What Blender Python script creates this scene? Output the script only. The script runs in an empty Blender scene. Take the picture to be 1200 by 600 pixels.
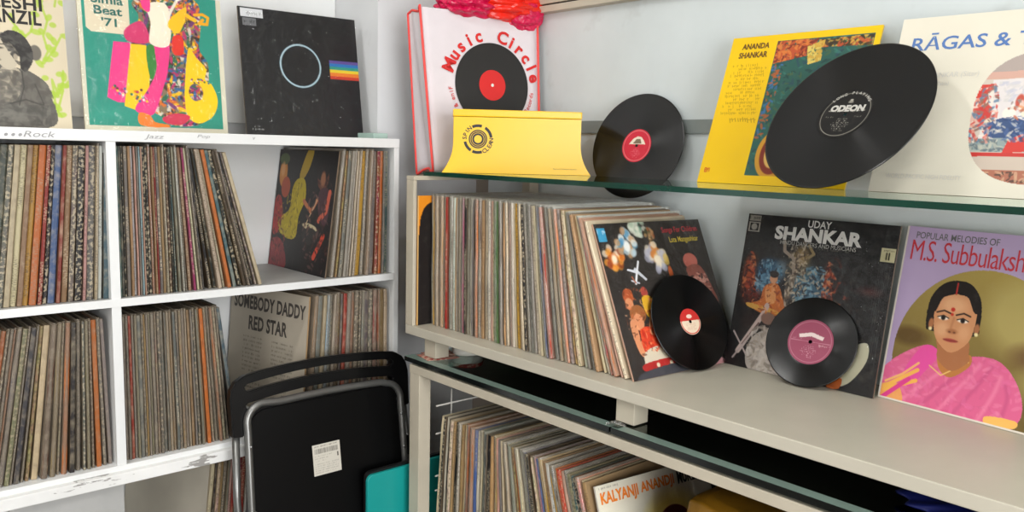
import bpy, bmesh, math, random
import numpy as np
from mathutils import Matrix, Vector
C = bpy.context.scene.collection
PI = math.pi
R = math.radians
FLOOR = 0.17            # everything is laid out with the floor at z=0.17 and moved down at the end
rng = random.Random(7)

# ------------------------------------------------------------------ colours / materials
def lin(c):
    return tuple((x/12.92 if x <= .04045 else ((x+.055)/1.055)**2.4) for x in c[:3])
def hexc(h):
    return tuple(int(h[i:i+2], 16)/255 for i in (0, 2, 4))
class NT:
    def __init__(s, name):
        s.m = bpy.data.materials.new(name); s.m.use_nodes = True
        s.t = s.m.node_tree; s.n = s.t.nodes; s.b = s.n['Principled BSDF']; s.out = s.n['Material Output']
    def add(s, kind, **kw):
        n = s.n.new(kind)
        for k, v in kw.items():
            if k.startswith('i_'): n.inputs[k[2:].replace('_', ' ')].default_value = v
            else: setattr(n, k, v)
        return n
    def link(s, a, b): s.t.links.new(a, b)
    def math(s, op, a, b=None, clamp=False):
        n = s.n.new('ShaderNodeMath'); n.operation = op; n.use_clamp = clamp
        for i, v in enumerate((a, b)):
            if v is None: continue
            if isinstance(v, (int, float)): n.inputs[i].default_value = v
            else: s.link(v, n.inputs[i])
        return n.outputs[0]
    def mix(s, f, a, b):
        n = s.n.new('ShaderNodeMix'); n.data_type = 'RGBA'
        for i, v in ((0, f), (6, a), (7, b)):
            if isinstance(v, (int, float)): n.inputs[i].default_value = v
            elif isinstance(v, tuple): n.inputs[i].default_value = (*v[:3], 1)
            else: s.link(v, n.inputs[i])
        return n.outputs[2]
    def ramp(s, f, *st):
        n = s.n.new('ShaderNodeValToRGB'); e = n.color_ramp.elements
        while len(e) < len(st): e.new(.5)
        for x, (p_, c) in zip(e, st):
            x.position = p_; x.color = (*(c if isinstance(c, tuple) else (c, c, c)), 1)
        s.link(f, n.inputs[0]); return n.outputs[0]
    def noise(s, scale, detail=3, vec=None, rough=.55):
        n = s.n.new('ShaderNodeTexNoise'); n.inputs['Scale'].default_value = scale
        n.inputs['Detail'].default_value = detail; n.inputs['Roughness'].default_value = rough
        if vec is not None: s.link(vec, n.inputs['Vector'])
        return n
    def bump(s, h, strength=.2, dist=.002):
        n = s.n.new('ShaderNodeBump'); n.inputs['Strength'].default_value = strength; n.inputs['Distance'].default_value = dist
        s.link(h, n.inputs['Height']); s.link(n.outputs[0], s.b.inputs['Normal'])
    def base(s, c):
        if isinstance(c, tuple): s.b.inputs['Base Color'].default_value = (*c[:3], 1)
        else: s.link(c, s.b.inputs['Base Color'])
    def rough(s, v): s.b.inputs['Roughness'].default_value = v

def plain(name, col, rough=.5, metal=0, var=.06, scale=18, bump=0, spec=.5, coat=0):
    m = NT(name); c = lin(col)
    tc = m.add('ShaderNodeTexCoord')
    nz = m.noise(scale, 4, tc.outputs['Object'])
    k = 1-var*2
    m.base(m.mix(m.ramp(nz.outputs[0], (.3, 0.), (.7, 1.)), tuple(x*k for x in c), c))
    m.rough(rough); m.b.inputs['Metallic'].default_value = metal
    m.b.inputs['Specular IOR Level'].default_value = spec
    m.b.inputs['Coat Weight'].default_value = coat
    if bump: m.bump(nz.outputs[0], bump)
    return m.m

def painted_wall(name, a, b, scale=1.4, rough=.55, bump=.08):
    m = NT(name); tc = m.add('ShaderNodeTexCoord')
    n1 = m.noise(scale, 5, tc.outputs['Object'], .6); n2 = m.noise(90, 2, tc.outputs['Object'])
    col = m.mix(m.ramp(n1.outputs[0], (.32, 0.), (.68, 1.)), lin(a), lin(b))
    n3 = m.noise(7, 4, tc.outputs['Object'])
    col = m.mix(m.ramp(n3.outputs[0], (.66, 0.), (.74, .18)), col, lin((.55, .55, .53)))
    m.base(col); m.rough(rough); m.bump(n2.outputs[0], bump, .001)
    return m.m

def chipped(name):      # white gloss paint with worn grey board below
    m = NT(name); tc = m.add('ShaderNodeTexCoord')
    mp = m.add('ShaderNodeMapping'); mp.inputs['Scale'].default_value = (1.0, 1.0, 4.5); m.link(tc.outputs['Object'], mp.inputs[0])
    n1 = m.noise(9, 5, mp.outputs[0], .6); n2 = m.noise(5, 4, tc.outputs['Object'])
    f = m.ramp(n1.outputs[0], (.600, 0.), (.606, 1.))
    col = m.mix(m.ramp(n2.outputs[0], (.3, 0.), (.7, 1.)), lin((.84, .84, .83)), lin((.93, .93, .92)))
    m.base(m.mix(f, col, lin((.60, .59, .575)))); m.rough(.4); m.bump(f, -.25, .001)
    return m.m

def spine_mat(name, kind):
    m = NT(name); tc = m.add('ShaderNodeTexCoord'); oi = m.add('ShaderNodeObjectInfo')
    base = oi.outputs['Color']; rnd = oi.outputs['Random']
    off = m.add('ShaderNodeCombineXYZ'); m.link(m.math('MULTIPLY', rnd, 37.), off.inputs[2]); m.link(m.math('MULTIPLY', rnd, 11.), off.inputs[1])
    ad = m.add('ShaderNodeVectorMath', operation='ADD'); m.link(tc.outputs['Object'], ad.inputs[0]); m.link(off.outputs[0], ad.inputs[1])
    bw = m.add('ShaderNodeRGBToBW'); m.link(base, bw.inputs[0])
    ink = m.mix(m.ramp(bw.outputs[0], (.10, 0.), (.16, 1.)), lin((.80, .74, .62)), lin((.16, .12, .10)))
    if kind == 'text':
        v = m.add('ShaderNodeMapping'); v.inputs['Scale'].default_value = (0, 170, 620); m.link(ad.outputs[0], v.inputs[0])
        n1 = m.noise(1.0, 1, v.outputs[0]); n2 = m.noise(9, 1, ad.outputs[0])
        f = m.math('MULTIPLY', m.ramp(n1.outputs[0], (.50, 0.), (.56, .5)), m.ramp(n2.outputs[0], (.47, 0.), (.50, 1.)))
        col = m.mix(f, base, ink)
    elif kind == 'art':
        v = m.add('ShaderNodeMapping'); v.inputs['Scale'].default_value = (0, 60, 26); m.link(ad.outputs[0], v.inputs[0])
        n1 = m.noise(1.0, 2, v.outputs[0])
        hs = m.add('ShaderNodeHueSaturation'); m.link(base, hs.inputs['Color'])
        m.link(m.ramp(n1.outputs[0], (.35, .46), (.65, .54)), hs.inputs['Hue']); hs.inputs['Saturation'].default_value = .95
        n2 = m.noise(150, 3, ad.outputs[0])
        col = m.mix(m.ramp(n2.outputs[0], (.50, 0.), (.58, .5)), hs.outputs[0], ink)
    else:
        n1 = m.noise(40, 4, ad.outputs[0])
        col = m.mix(m.ramp(n1.outputs[0], (.45, 0.), (.75, .35)), base, ink)
    n3 = m.noise(120, 3, ad.outputs[0])
    m.base(m.mix(m.ramp(n3.outputs[0], (.55, 0.), (.8, .35)), col, lin((.72, .66, .56))))
    m.rough(.5); m.bump(n3.outputs[0], .2, .001)
    return m.m

def sleeve_face_mat():
    m = NT('sleeve_face'); oi = m.add('ShaderNodeObjectInfo'); tc = m.add('ShaderNodeTexCoord')
    n1 = m.noise(12, 4, tc.outputs['Object'])
    m.base(m.mix(m.ramp(n1.outputs[0], (.35, .25), (.7, .6)), oi.outputs['Color'], lin((.55, .47, .37)))); m.rough(.45)
    return m.m

def sleeve_top_mat():
    m = NT('sleeve_top_edge'); oi = m.add('ShaderNodeObjectInfo'); tc = m.add('ShaderNodeTexCoord')
    n1 = m.noise(30, 3, tc.outputs['Object'])
    m.base(m.mix(m.ramp(n1.outputs[0], (.3, .25), (.75, .55)), oi.outputs['Color'], lin((.70, .64, .53)))); m.rough(.6)
    return m.m

def film(name, tint, opacity, gloss=.1, bsc=14, bst=.5, bd=.004):
    m = NT(name); m.n.remove(m.b)
    tr = m.add('ShaderNodeBsdfTransparent'); di = m.add('ShaderNodeBsdfDiffuse'); gl = m.add('ShaderNodeBsdfGlossy')
    di.inputs[0].default_value = (*lin(tint), 1); gl.inputs['Roughness'].default_value = gloss; gl.inputs[0].default_value = (1, 1, 1, 1)
    tc = m.add('ShaderNodeTexCoord'); n1 = m.noise(bsc, 4, tc.outputs['Object'])
    bp = m.add('ShaderNodeBump'); bp.inputs['Strength'].default_value = bst; bp.inputs['Distance'].default_value = bd
    m.link(n1.outputs[0], bp.inputs['Height']); m.link(bp.outputs[0], gl.inputs['Normal'])
    a = m.add('ShaderNodeMixShader'); m.link(m.ramp(n1.outputs[0], (.35, opacity*.7), (.75, min(1., opacity*1.3))), a.inputs[0])
    m.link(tr.outputs[0], a.inputs[1]); m.link(di.outputs[0], a.inputs[2])
    fr = m.add('ShaderNodeFresnel'); fr.inputs[0].default_value = 1.4; m.link(bp.outputs[0], fr.inputs['Normal'])
    b = m.add('ShaderNodeMixShader'); m.link(m.math('MULTIPLY', fr.outputs[0], .9), b.inputs[0]); m.link(a.outputs[0], b.inputs[1]); m.link(gl.outputs[0], b.inputs[2])
    m.link(b.outputs[0], m.out.inputs[0]); return m.m

def glass_mat(name, tint, rough=0.0):
    m = NT(name); m.n.remove(m.b)
    tr = m.add('ShaderNodeBsdfTransparent'); tr.inputs[0].default_value = (*tint, 1)
    gl = m.add('ShaderNodeBsdfGlossy'); gl.inputs['Roughness'].default_value = rough; gl.inputs[0].default_value = (.9, .97, .94, 1)
    fr = m.add('ShaderNodeFresnel'); fr.inputs[0].default_value = 1.52
    b = m.add('ShaderNodeMixShader'); m.link(fr.outputs[0], b.inputs[0]); m.link(tr.outputs[0], b.inputs[1]); m.link(gl.outputs[0], b.inputs[2])
    m.link(b.outputs[0], m.out.inputs[0]); return m.m

def vinyl_mat():
    m = NT('black_vinyl'); m.base((.002, .002, .002)); m.rough(.24)
    m.b.inputs['Anisotropic'].default_value = .9
    tg = m.add('ShaderNodeTangent'); tg.direction_type = 'RADIAL'; tg.axis = 'Z'; m.link(tg.outputs[0], m.b.inputs['Tangent'])
    m.b.inputs['Anisotropic Rotation'].default_value = .25
    m.b.inputs['Specular IOR Level'].default_value = .5
    tc = m.add('ShaderNodeTexCoord'); ln = m.add('ShaderNodeVectorMath', operation='LENGTH'); m.link(tc.outputs['Object'], ln.inputs[0])
    w = m.math('SINE', m.math('MULTIPLY', ln.outputs['Value'], 3200.))
    m.bump(w, .05, .0003); return m.m

def vcol_mat(name, rough=.45, coat=0.0):
    m = NT(name); a = m.add('ShaderNodeVertexColor'); a.layer_name = 'art'
    tc = m.add('ShaderNodeTexCoord'); n1 = m.noise(60, 4, tc.outputs['Object'])
    m.base(m.mix(m.ramp(n1.outputs[0], (.55, 0.), (.85, .035)), a.outputs[0], lin((.8, .78, .72))))
    m.b.inputs['Specular IOR Level'].default_value = .3; m.rough(rough); m.b.inputs['Coat Weight'].default_value = coat; m.b.inputs['Coat Roughness'].default_value = .12
    return m.m

M = {}
M['wall'] = painted_wall('wall_paint', (.80, .805, .81), (.86, .865, .87))
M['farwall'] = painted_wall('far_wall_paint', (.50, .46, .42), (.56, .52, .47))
M['back'] = painted_wall('backboard_paint', (.77, .80, .80), (.83, .86, .86), 2.2, .35, .03)
M['ceil'] = painted_wall('ceiling_paint', (.86, .86, .85), (.9, .9, .89))
M['floor'] = plain('floor_tile', (.38, .35, .32), .4, var=.1, scale=6)
M['white'] = plain('white_shelf_paint', (.88, .885, .88), .42, var=.03, scale=6, bump=.04)
M['chip'] = chipped('chipped_white_paint')
M['shelfgrey'] = plain('worn_white_laminate', (.70, .70, .69), .5, var=.08, scale=12)
M['beige'] = plain('beige_powder_coat', (.76, .725, .65), .45, var=.07, scale=9, bump=.05)
M['beigetop'] = plain('beige_shelf_top', (.76, .735, .67), .38, var=.05, scale=7, bump=.02)
M['dark'] = plain('dark_backing', (.13, .12, .115), .55, var=.15, scale=5)
M['black'] = plain('black_plastic', (.02, .02, .022), .3, spec=.35, var=.05, scale=30)
M['blackseat'] = plain('black_seat_plastic', (.008, .008, .009), .42, spec=.2, var=.1, scale=8)
M['tube'] = plain('grey_steel_tube', (.50, .50, .49), .33, .75, var=.05)
M['screw'] = plain('steel', (.7, .7, .7), .3, .9)
M['teal'] = plain('teal_plastic', (.09, .60, .58), .38, var=.03, scale=3)
M['blackedge'] = plain('black_edging', (.05, .05, .05), .5)
M['yellow'] = plain('yellow_plastic', (.94, .745, .01), .32, var=.02, scale=4)
M['ink'] = plain('black_ink', (.07, .06, .05), .5)
M['faded'] = plain('faded_ink', (.30, .28, .26), .6)
M['pencil'] = plain('grey_marker', (.60, .60, .60), .6)
M['paper'] = plain('white_paper', (.88, .87, .83), .6)
M['cream'] = plain('cream_paper', (.87, .83, .74), .6)
M['fabric'] = plain('white_nonwoven', (.86, .83, .845), .75, var=.05, scale=10, bump=.15)
M['redpipe'] = plain('red_piping', (.96, .30, .28), .6)
M['redink'] = plain('red_ink', (.82, .10, .09), .6)
M['redbag'] = plain('red_poly_bag', (.93, .14, .07), .3, var=.1, bump=.3, scale=25)
M['pinkbag'] = plain('pink_poly_bag', (.83, .06, .30), .3, var=.1, bump=.3, scale=25)
M['bluebag'] = plain('blue_poly', (.06, .10, .38), .4, var=.2)
M['amber'] = plain('amber_wrap', (.62, .44, .10), .4, var=.2)
M['rail'] = plain('grey_green_rail', (.52, .55, .54), .4)
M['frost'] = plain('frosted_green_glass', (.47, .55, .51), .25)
M['wire'] = plain('white_wire', (.80, .79, .76), .4)
M['glass'] = glass_mat('clear_green_glass', (.86, .93, .90))
M['glassedge'] = plain('green_glass_edge', (.05, .26, .21), .12, var=.25, scale=5, spec=.8)
M['tglass'] = glass_mat('smoked_table_glass', (.84, .93, .89))
M['tglassedge'] = plain('black_glass_edge', (.03, .05, .045), .15, spec=.8)
M['sp_text'] = spine_mat('spine_text', 'text'); M['sp_art'] = spine_mat('spine_art', 'art'); M['sp_plain'] = spine_mat('spine_plain', 'plain')
M['face'] = sleeve_face_mat(); M['top'] = sleeve_top_mat()
M['film'] = film('plastic_film', (.62, .57, .50), .42, .22); M['filmw'] = film('bright_plastic_film', (.88, .85, .78), .2, .2); M['clear'] = film('clear_film', (.85, .85, .85), .005, .08, 22, 1.0, .012)
M['vinyl'] = vinyl_mat()
M['art'] = vcol_mat('printed_card'); M['artgloss'] = vcol_mat('printed_gloss_card', .42, .2)
M['brass'] = plain('pin', (.6, .55, .4), .4, .6)
for nm, c in dict(orange=(.90, .50, .08), white=(.93, .92, .90), red=(.80, .16, .12), blue=(.30, .45, .68), greyt=(.45, .45, .45), tealink=(.12, .42, .38), maroon=(.50, .16, .10), pinkred=(.78, .20, .24), brownink=(.42, .28, .02), yellowink=(.85, .75, .25), silver=(.78, .77, .74), goldrim=(.70, .63, .25)).items():
    M['i_'+nm] = plain('ink_'+nm, c, .5, var=.02)

# ------------------------------------------------------------------ object helpers
def props(o, label=None, cat=None, group=None, kind=None, category=None):
    cat = cat or category
    for k, v in (('label', label), ('category', cat), ('group', group), ('kind', kind)):
        if v: o[k] = v
    return o
def empty(name, loc=(0, 0, 0), mat=None, **kw):
    o = bpy.data.objects.new(name, None); C.objects.link(o); o.empty_display_size = .05
    o.matrix_world = mat if mat is not None else Matrix.Translation(loc)
    o['_m'] = [x for r_ in o.matrix_world for x in r_]
    return props(o, **kw)
WM = {}
def link(name, me, mats, parent=None, world=True, loc=None, **kw):
    """me is in world coordinates (world=True) or in the parent's own frame (world=False)"""
    o = bpy.data.objects.new(name, me); C.objects.link(o)
    if not isinstance(mats, (list, tuple)): mats = [mats]
    if not me.materials:
        for m in mats: me.materials.append(m)
    if parent is not None:
        o.parent = parent
        if world:
            pm = WM[parent.name]
            me.transform(pm.inverted())
        WM[o.name] = WM[parent.name]
    else:
        if loc is None and world:
            co = np.array([v.co[:] for v in me.vertices]); lo = co.min(0); hi = co.max(0)
            loc = ((lo[0]+hi[0])/2, (lo[1]+hi[1])/2, lo[2])
        me.transform(Matrix.Translation(loc).inverted()); o.location = loc
        WM[o.name] = Matrix.Translation(loc)
    return props(o, **kw)
def thing(name, loc=(0, 0, 0), mat=None, **kw):
    mm = mat if mat is not None else Matrix.Translation(loc)
    o = bpy.data.objects.new(name, None); C.objects.link(o); o.empty_display_size = .05
    o.matrix_world = mm; WM[o.name] = mm.copy()
    return props(o, **kw)
def tomesh(bm, smooth=False, name='m'):
    me = bpy.data.meshes.new(name); bm.normal_update(); bm.to_mesh(me); bm.free()
    if smooth:
        me.polygons.foreach_set('use_smooth', [True]*len(me.polygons))
    return me
def bx(bm, x0, x1, y0, y1, z0, z1, bev=0, mi=0):
    vs = [bm.verts.new((x, y, z)) for x in (x0, x1) for y in (y0, y1) for z in (z0, z1)]
    fs = [bm.faces.new([vs[i] for i in f]) for f in ((0, 1, 3, 2), (4, 6, 7, 5), (0, 4, 5, 1), (2, 3, 7, 6), (0, 2, 6, 4), (1, 5, 7, 3))]
    for f in fs: f.material_index = mi
    if bev:
        es = list({e for f in fs for e in f.edges})
        bmesh.ops.bevel(bm, geom=es, offset=bev, segments=2, affect='EDGES', profile=.6)
def box(x0, x1, y0, y1, z0, z1, bev=0):
    bm = bmesh.new(); bx(bm, x0, x1, y0, y1, z0, z1, bev); return tomesh(bm)
def boxes(*bs, bev=0):
    bm = bmesh.new()
    for b in bs: bx(bm, *b, bev)
    return tomesh(bm)
def tube(bm, pts, r, seg=10, closed=False):
    pts = [Vector(q) for q in pts]; n = len(pts); rings = []
    up = Vector((0, 0, 1))
    T0 = (pts[1]-pts[0]).normalized()
    N = T0.orthogonal().normalized()
    for i in range(n):
        a = pts[i-1] if (i > 0 or closed) else pts[i]; b = pts[(i+1) % n] if (i < n-1 or closed) else pts[i]
        T = (b-a).normalized()
        N = (N-T*N.dot(T)).normalized(); B = T.cross(N)
        rr = r[i] if isinstance(r, (list, tuple)) else r
        rings.append([bm.verts.new(pts[i]+(N*math.cos(2*PI*k/seg)+B*math.sin(2*PI*k/seg))*rr) for k in range(seg)])
    for i in range(n if closed else n-1):
        A = rings[i]; Bq = rings[(i+1) % n]
        for k in range(seg):
            f = bm.faces.new((A[k], A[(k+1) % seg], Bq[(k+1) % seg], Bq[k])); f.smooth = True
    if not closed:
        bm.faces.new(rings[0][::-1]); bm.faces.new(rings[-1])
def arcpts(c, r, a0, a1, n, plane='xz', y=0):
    out = []
    for i in range(n+1):
        a = R(a0+(a1-a0)*i/n); out.append((c[0]+r*math.cos(a), y, c[1]+r*math.sin(a)))
    return out
def prism(outline, y0, y1, holes=(), bev=0):
    """outline in x,z extruded along y; holes are loops too"""
    bm = bmesh.new(); edges = []
    for lp in [outline]+list(holes):
        vs = [bm.verts.new((x, y0, z)) for x, z in lp]
        edges += [bm.edges.new((vs[i], vs[(i+1) % len(vs)])) for i in range(len(vs))]
    bmesh.ops.triangle_fill(bm, edges=edges, use_beauty=True)
    fs = list(bm.faces)
    for f in fs:
        f.normal_update()
        if f.normal.y > 0: f.normal_flip()
    ret = bmesh.ops.extrude_face_region(bm, geom=fs)
    bmesh.ops.translate(bm, vec=(0, y1-y0, 0), verts=[g for g in ret['geom'] if isinstance(g, bmesh.types.BMVert)])
    bmesh.ops.recalc_face_normals(bm, faces=bm.faces)
    return bm
def rrect(x0, x1, z0, z1, r, n=6):
    if not isinstance(r, (list, tuple)): r = [r]*4      # bl, br, tr, tl
    o = []
    for (cx, cz, a), q in zip(((x0+r[0], z0+r[0], 180), (x1-r[1], z0+r[1], 270), (x1-r[2], z1-r[2], 0), (x0+r[3], z1-r[3], 90)), r):
        for i in range(n+1):
            t = R(a+90*i/n); o.append((cx+q*math.cos(t), cz+q*math.sin(t)))
    return o
def text_me(s, w=None, h=None, bold=0.0, shear=0, ext=0.0, space=1.0):
    cu = bpy.data.curves.new('t', 'FONT'); cu.body = s; cu.offset = bold; cu.shear = shear; cu.space_character = space; cu.extrude = 0
    cu.resolution_u = 3
    o = bpy.data.objects.new('t', cu); C.objects.link(o); bpy.context.view_layer.update()
    dg = bpy.context.evaluated_depsgraph_get(); me = bpy.data.meshes.new_from_object(o.evaluated_get(dg))
    bpy.data.objects.remove(o); bpy.data.curves.remove(cu)
    co = np.zeros(len(me.vertices)*3); me.vertices.foreach_get('co', co); co = co.reshape(-1, 3)
    lo = co.min(0); hi = co.max(0); co -= lo; sz = hi-lo
    sx = (w/sz[0]) if w else (h/sz[1]); sy = (h/sz[1]) if h else sx
    co[:, 0] *= sx; co[:, 1] *= sy; co[:, 2] = 0
    me.vertices.foreach_set('co', co.ravel()); me.materials.clear(); me.update()
    return me
def flat_text(s, x, z, w, h, y=-.0008, **kw):
    """text in the x/z plane facing -y; x,z = lower left corner"""
    me = text_me(s, w, h, **kw)
    me.transform(Matrix(((1, 0, 0, x), (0, 0, 1, y), (0, 1, 0, z), (0, 0, 0, 1)))); return me
def join_me(ms):
    bm = bmesh.new()
    for m in ms: bm.from_mesh(m)
    return tomesh(bm)
def arc_text(s, cx, cz, r, a0, a1, h, y=-.0008, inside=False, bold=.01, stretch=1.0, ell=1.0):
    """letters along a circle from angle a0 to a1 (degrees, 90 = top); h = capital height"""
    ms = []; n = len(s); k = h/.69
    for i, ch in enumerate(s):
        if ch == ' ': continue
        cu = bpy.data.curves.new('t', 'FONT'); cu.body = ch; cu.offset = bold; cu.resolution_u = 3
        o = bpy.data.objects.new('t', cu); C.objects.link(o); bpy.context.view_layer.update()
        me = bpy.data.meshes.new_from_object(o.evaluated_get(bpy.context.evaluated_depsgraph_get())); bpy.data.objects.remove(o); bpy.data.curves.remove(cu)
        me.materials.clear(); co = np.zeros(len(me.vertices)*3); me.vertices.foreach_get('co', co); co = co.reshape(-1, 3); mx = (co[:, 0].min()+co[:, 0].max())/2
        a = a0+(a1-a0)*((i+.5)/n); t = R(a); rot = a-90 if not inside else a+90
        m = Matrix.Translation((cx+r*math.cos(t), cz+r*math.sin(t)*ell, 0)) @ Matrix.Rotation(R(rot), 4, 'Z') @ Matrix.Diagonal((k*stretch, k, k, 1)) @ Matrix.Translation((-mx, 0, 0))
        me.transform(m); me.transform(Matrix(((1, 0, 0, 0), (0, 0, 1, y), (0, 1, 0, 0), (0, 0, 0, 1)))); ms.append(me)
    return join_me(ms)

# ------------------------------------------------------------------ painter: printed pictures as vertex colours
class Cv:
    def __init__(s, n=220, bg=(1, 1, 1), aspect=1.0, seed=1):
        s.n = n; s.m = int(n*aspect); s.rs = np.random.RandomState(seed)
        s.U, s.V = np.meshgrid(np.linspace(0, 1, n), np.linspace(0, 1, s.m))
        s.a = np.ones((s.m, n, 3))*np.array(bg)
    def put(s, mask, col, al=1.0):
        m = (np.clip(mask, 0, 1)*al)[..., None]; s.a = s.a*(1-m)+np.asarray(col)*m
    def nz(s, sc, seed=0, oct=3):
        rs = np.random.RandomState(seed); out = np.zeros_like(s.U); amp = 1; tot = 0
        for o in range(oct):
            k = int(max(2, sc*2**o)); g = rs.rand(k+2, k+2)
            x = s.U*k; y = s.V*k; xi = x.astype(int); yi = y.astype(int); fx = x-xi; fy = y-yi
            fx = fx*fx*(3-2*fx); fy = fy*fy*(3-2*fy)
            out += amp*((g[yi, xi]*(1-fx)+g[yi, xi+1]*fx)*(1-fy)+(g[yi+1, xi]*(1-fx)+g[yi+1, xi+1]*fx)*fy); tot += amp; amp *= .5
        return out/tot
    def ell(s, cx, cy, rx, ry, col, ang=0, soft=.006, al=1.0, clip=None):
        c, q = math.cos(R(ang)), math.sin(R(ang)); x = s.U-cx; y = s.V-cy
        d = np.sqrt(((x*c+y*q)/rx)**2+((-x*q+y*c)/ry)**2)
        m = np.clip((1-d)*min(rx, ry)/max(soft, 1e-4)+.5, 0, 1)
        if clip is not None: m = m*clip
        s.put(m, col, al); return m
    def smooth(s, pts, n=8):
        P = [np.array(q, float) for q in pts]; out = []; L = len(P)
        for i in range(L):
            p0, p1, p2, p3 = P[i-1], P[i], P[(i+1) % L], P[(i+2) % L]
            for k in range(n):
                t = k/n; out.append(.5*((2*p1)+(-p0+p2)*t+(2*p0-5*p1+4*p2-p3)*t*t+(-p0+3*p1-3*p2+p3)*t**3))
        return out
    def pmask(s, pts, sm=True):
        P = s.smooth(pts) if sm else [np.array(q, float) for q in pts]
        ins = np.zeros(s.U.shape, bool)
        for i in range(len(P)):
            x1, y1 = P[i-1]; x2, y2 = P[i]
            if y1 == y2: continue
            c = ((y1 > s.V) != (y2 > s.V)) & (s.U < (x2-x1)*(s.V-y1)/(y2-y1)+x1); ins ^= c
        return ins.astype(float)
    def poly(s, pts, col, sm=True, al=1.0, clip=None):
        m = s.pmask(pts, sm)
        if clip is not None: m = m*clip
        s.put(m, col, al); return m
    def line(s, pts, w, col, al=1.0, clip=None, soft=.003):
        d = np.full(s.U.shape, 9.)
        for (x1, y1), (x2, y2) in zip(pts[:-1], pts[1:]):
            dx, dy = x2-x1, y2-y1; L = dx*dx+dy*dy+1e-12
            t = np.clip(((s.U-x1)*dx+(s.V-y1)*dy)/L, 0, 1); d = np.minimum(d, np.hypot(s.U-x1-t*dx, s.V-y1-t*dy))
        m = np.clip((w/2-d)/soft+.5, 0, 1)
        if clip is not None: m = m*clip
        s.put(m, col, al)
    def rect(s, u0, u1, v0, v1, col, al=1.0):
        s.put(((s.U >= u0) & (s.U <= u1) & (s.V >= v0) & (s.V <= v1)).astype(float), col, al)
    def speck(s, mask, cols, k=400, size=.01, seed=3, al=1.0):
        rs = np.random.RandomState(seed); ys, xs = np.where(mask > .5)
        if len(xs) == 0: return
        for i in range(k):
            j = rs.randint(len(xs)); c = cols[rs.randint(len(cols))]; r = size*(.5+rs.rand())
            cx, cy = s.U[ys[j], xs[j]], s.V[ys[j], xs[j]]
            x0, x1 = int(max(0, (cx-2*r)*s.n)), int(min(s.n, (cx+2*r)*s.n+2)); y0, y1 = int(max(0, (cy-2*r)*s.m)), int(min(s.m, (cy+2*r)*s.m+2))
            a = rs.rand()*3.14; u = s.U[y0:y1, x0:x1]-cx; v = s.V[y0:y1, x0:x1]-cy
            d = np.hypot((u*math.cos(a)+v*math.sin(a))/1.6, (-u*math.sin(a)+v*math.cos(a))/.6)
            m = (np.clip((r-d)/(.4*r)+.5, 0, 1)*mask[y0:y1, x0:x1]*al)[..., None]
            s.a[y0:y1, x0:x1] = s.a[y0:y1, x0:x1]*(1-m)+np.array(c)*m
    def words(s, u0, u1, v, h, col, seed=0, al=.8, slant=0):
        rs = np.random.RandomState(seed); u = u0
        while u < u1:
            w = h*(.25+.35*rs.rand())
            if rs.rand() < .16: u += h*.8; continue
            k = rs.randint(3); vv0 = v-h/2*(1 if rs.rand() < .3 else .6); vv1 = v+h/2*(1 if rs.rand() < .2 else .6)
            s.line([(u+slant*(v-vv0), vv0), (u-slant*(vv1-v), vv1)], h*.16, col, al, soft=.002)
            if k: s.line([(u, v), (u+w, v-h*.3*(k-1))], h*.14, col, al, soft=.002)
            u += w+h*.16
    def tint(s, sc, amt, seed=0):
        s.a = np.clip(s.a*(1+amt*(s.nz(sc, seed)-.5)[..., None]*2), 0, 1)
def to_lin(a):
    return np.where(a <= .04045, a/12.92, ((a+.055)/1.055)**2.4)
def grid_art(cv, W, H, y=-.0006, inset=.0):
    m, n = cv.m, cv.n
    X = cv.U*(W-2*inset)+inset; Z = (1-cv.V)*(H-2*inset)+inset
    co = np.stack([X, np.full_like(X, y), Z], -1).reshape(-1, 3)
    i = np.arange(m*n).reshape(m, n)
    f = np.stack([i[:-1, :-1], i[1:, :-1], i[1:, 1:], i[:-1, 1:]], -1).reshape(-1, 4)
    return raw_mesh(co, f, cv.a.reshape(-1, 3))
def raw_mesh(co, f, col):
    me = bpy.data.meshes.new('art'); k = f.shape[1]
    me.vertices.add(len(co)); me.vertices.foreach_set('co', co.ravel())
    me.loops.add(f.size); me.loops.foreach_set('vertex_index', f.ravel().astype(np.int32))
    me.polygons.add(len(f)); me.polygons.foreach_set('loop_start', np.arange(0, f.size, k, dtype=np.int32))
    at = me.color_attributes.new('art', 'FLOAT_COLOR', 'POINT')
    c = np.ones((len(co), 4)); c[:, :3] = to_lin(np.clip(col, 0, 1)); at.data.foreach_set('color', c.ravel())
    me.update(calc_edges=True); return me
def disc_art(cv, r, hole, z, rings=40, seg=120):
    co = []; col = []
    for i in range(rings+1):
        q = hole+(r-hole)*i/rings
        for k in range(seg):
            a = 2*PI*k/seg; x = q*math.cos(a); y = q*math.sin(a); co.append((x, y, z))
            u = (x/r+1)/2; v = (1-y/r)/2; col.append(cv.a[min(cv.m-1, int(v*(cv.m-1)+.5)), min(cv.n-1, int(u*(cv.n-1)+.5))])
    f = [(i*seg+k, (i+1)*seg+k, (i+1)*seg+(k+1) % seg, i*seg+(k+1) % seg) for i in range(rings) for k in range(seg)]
    return raw_mesh(np.array(co), np.array(f), np.array(col))

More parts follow.
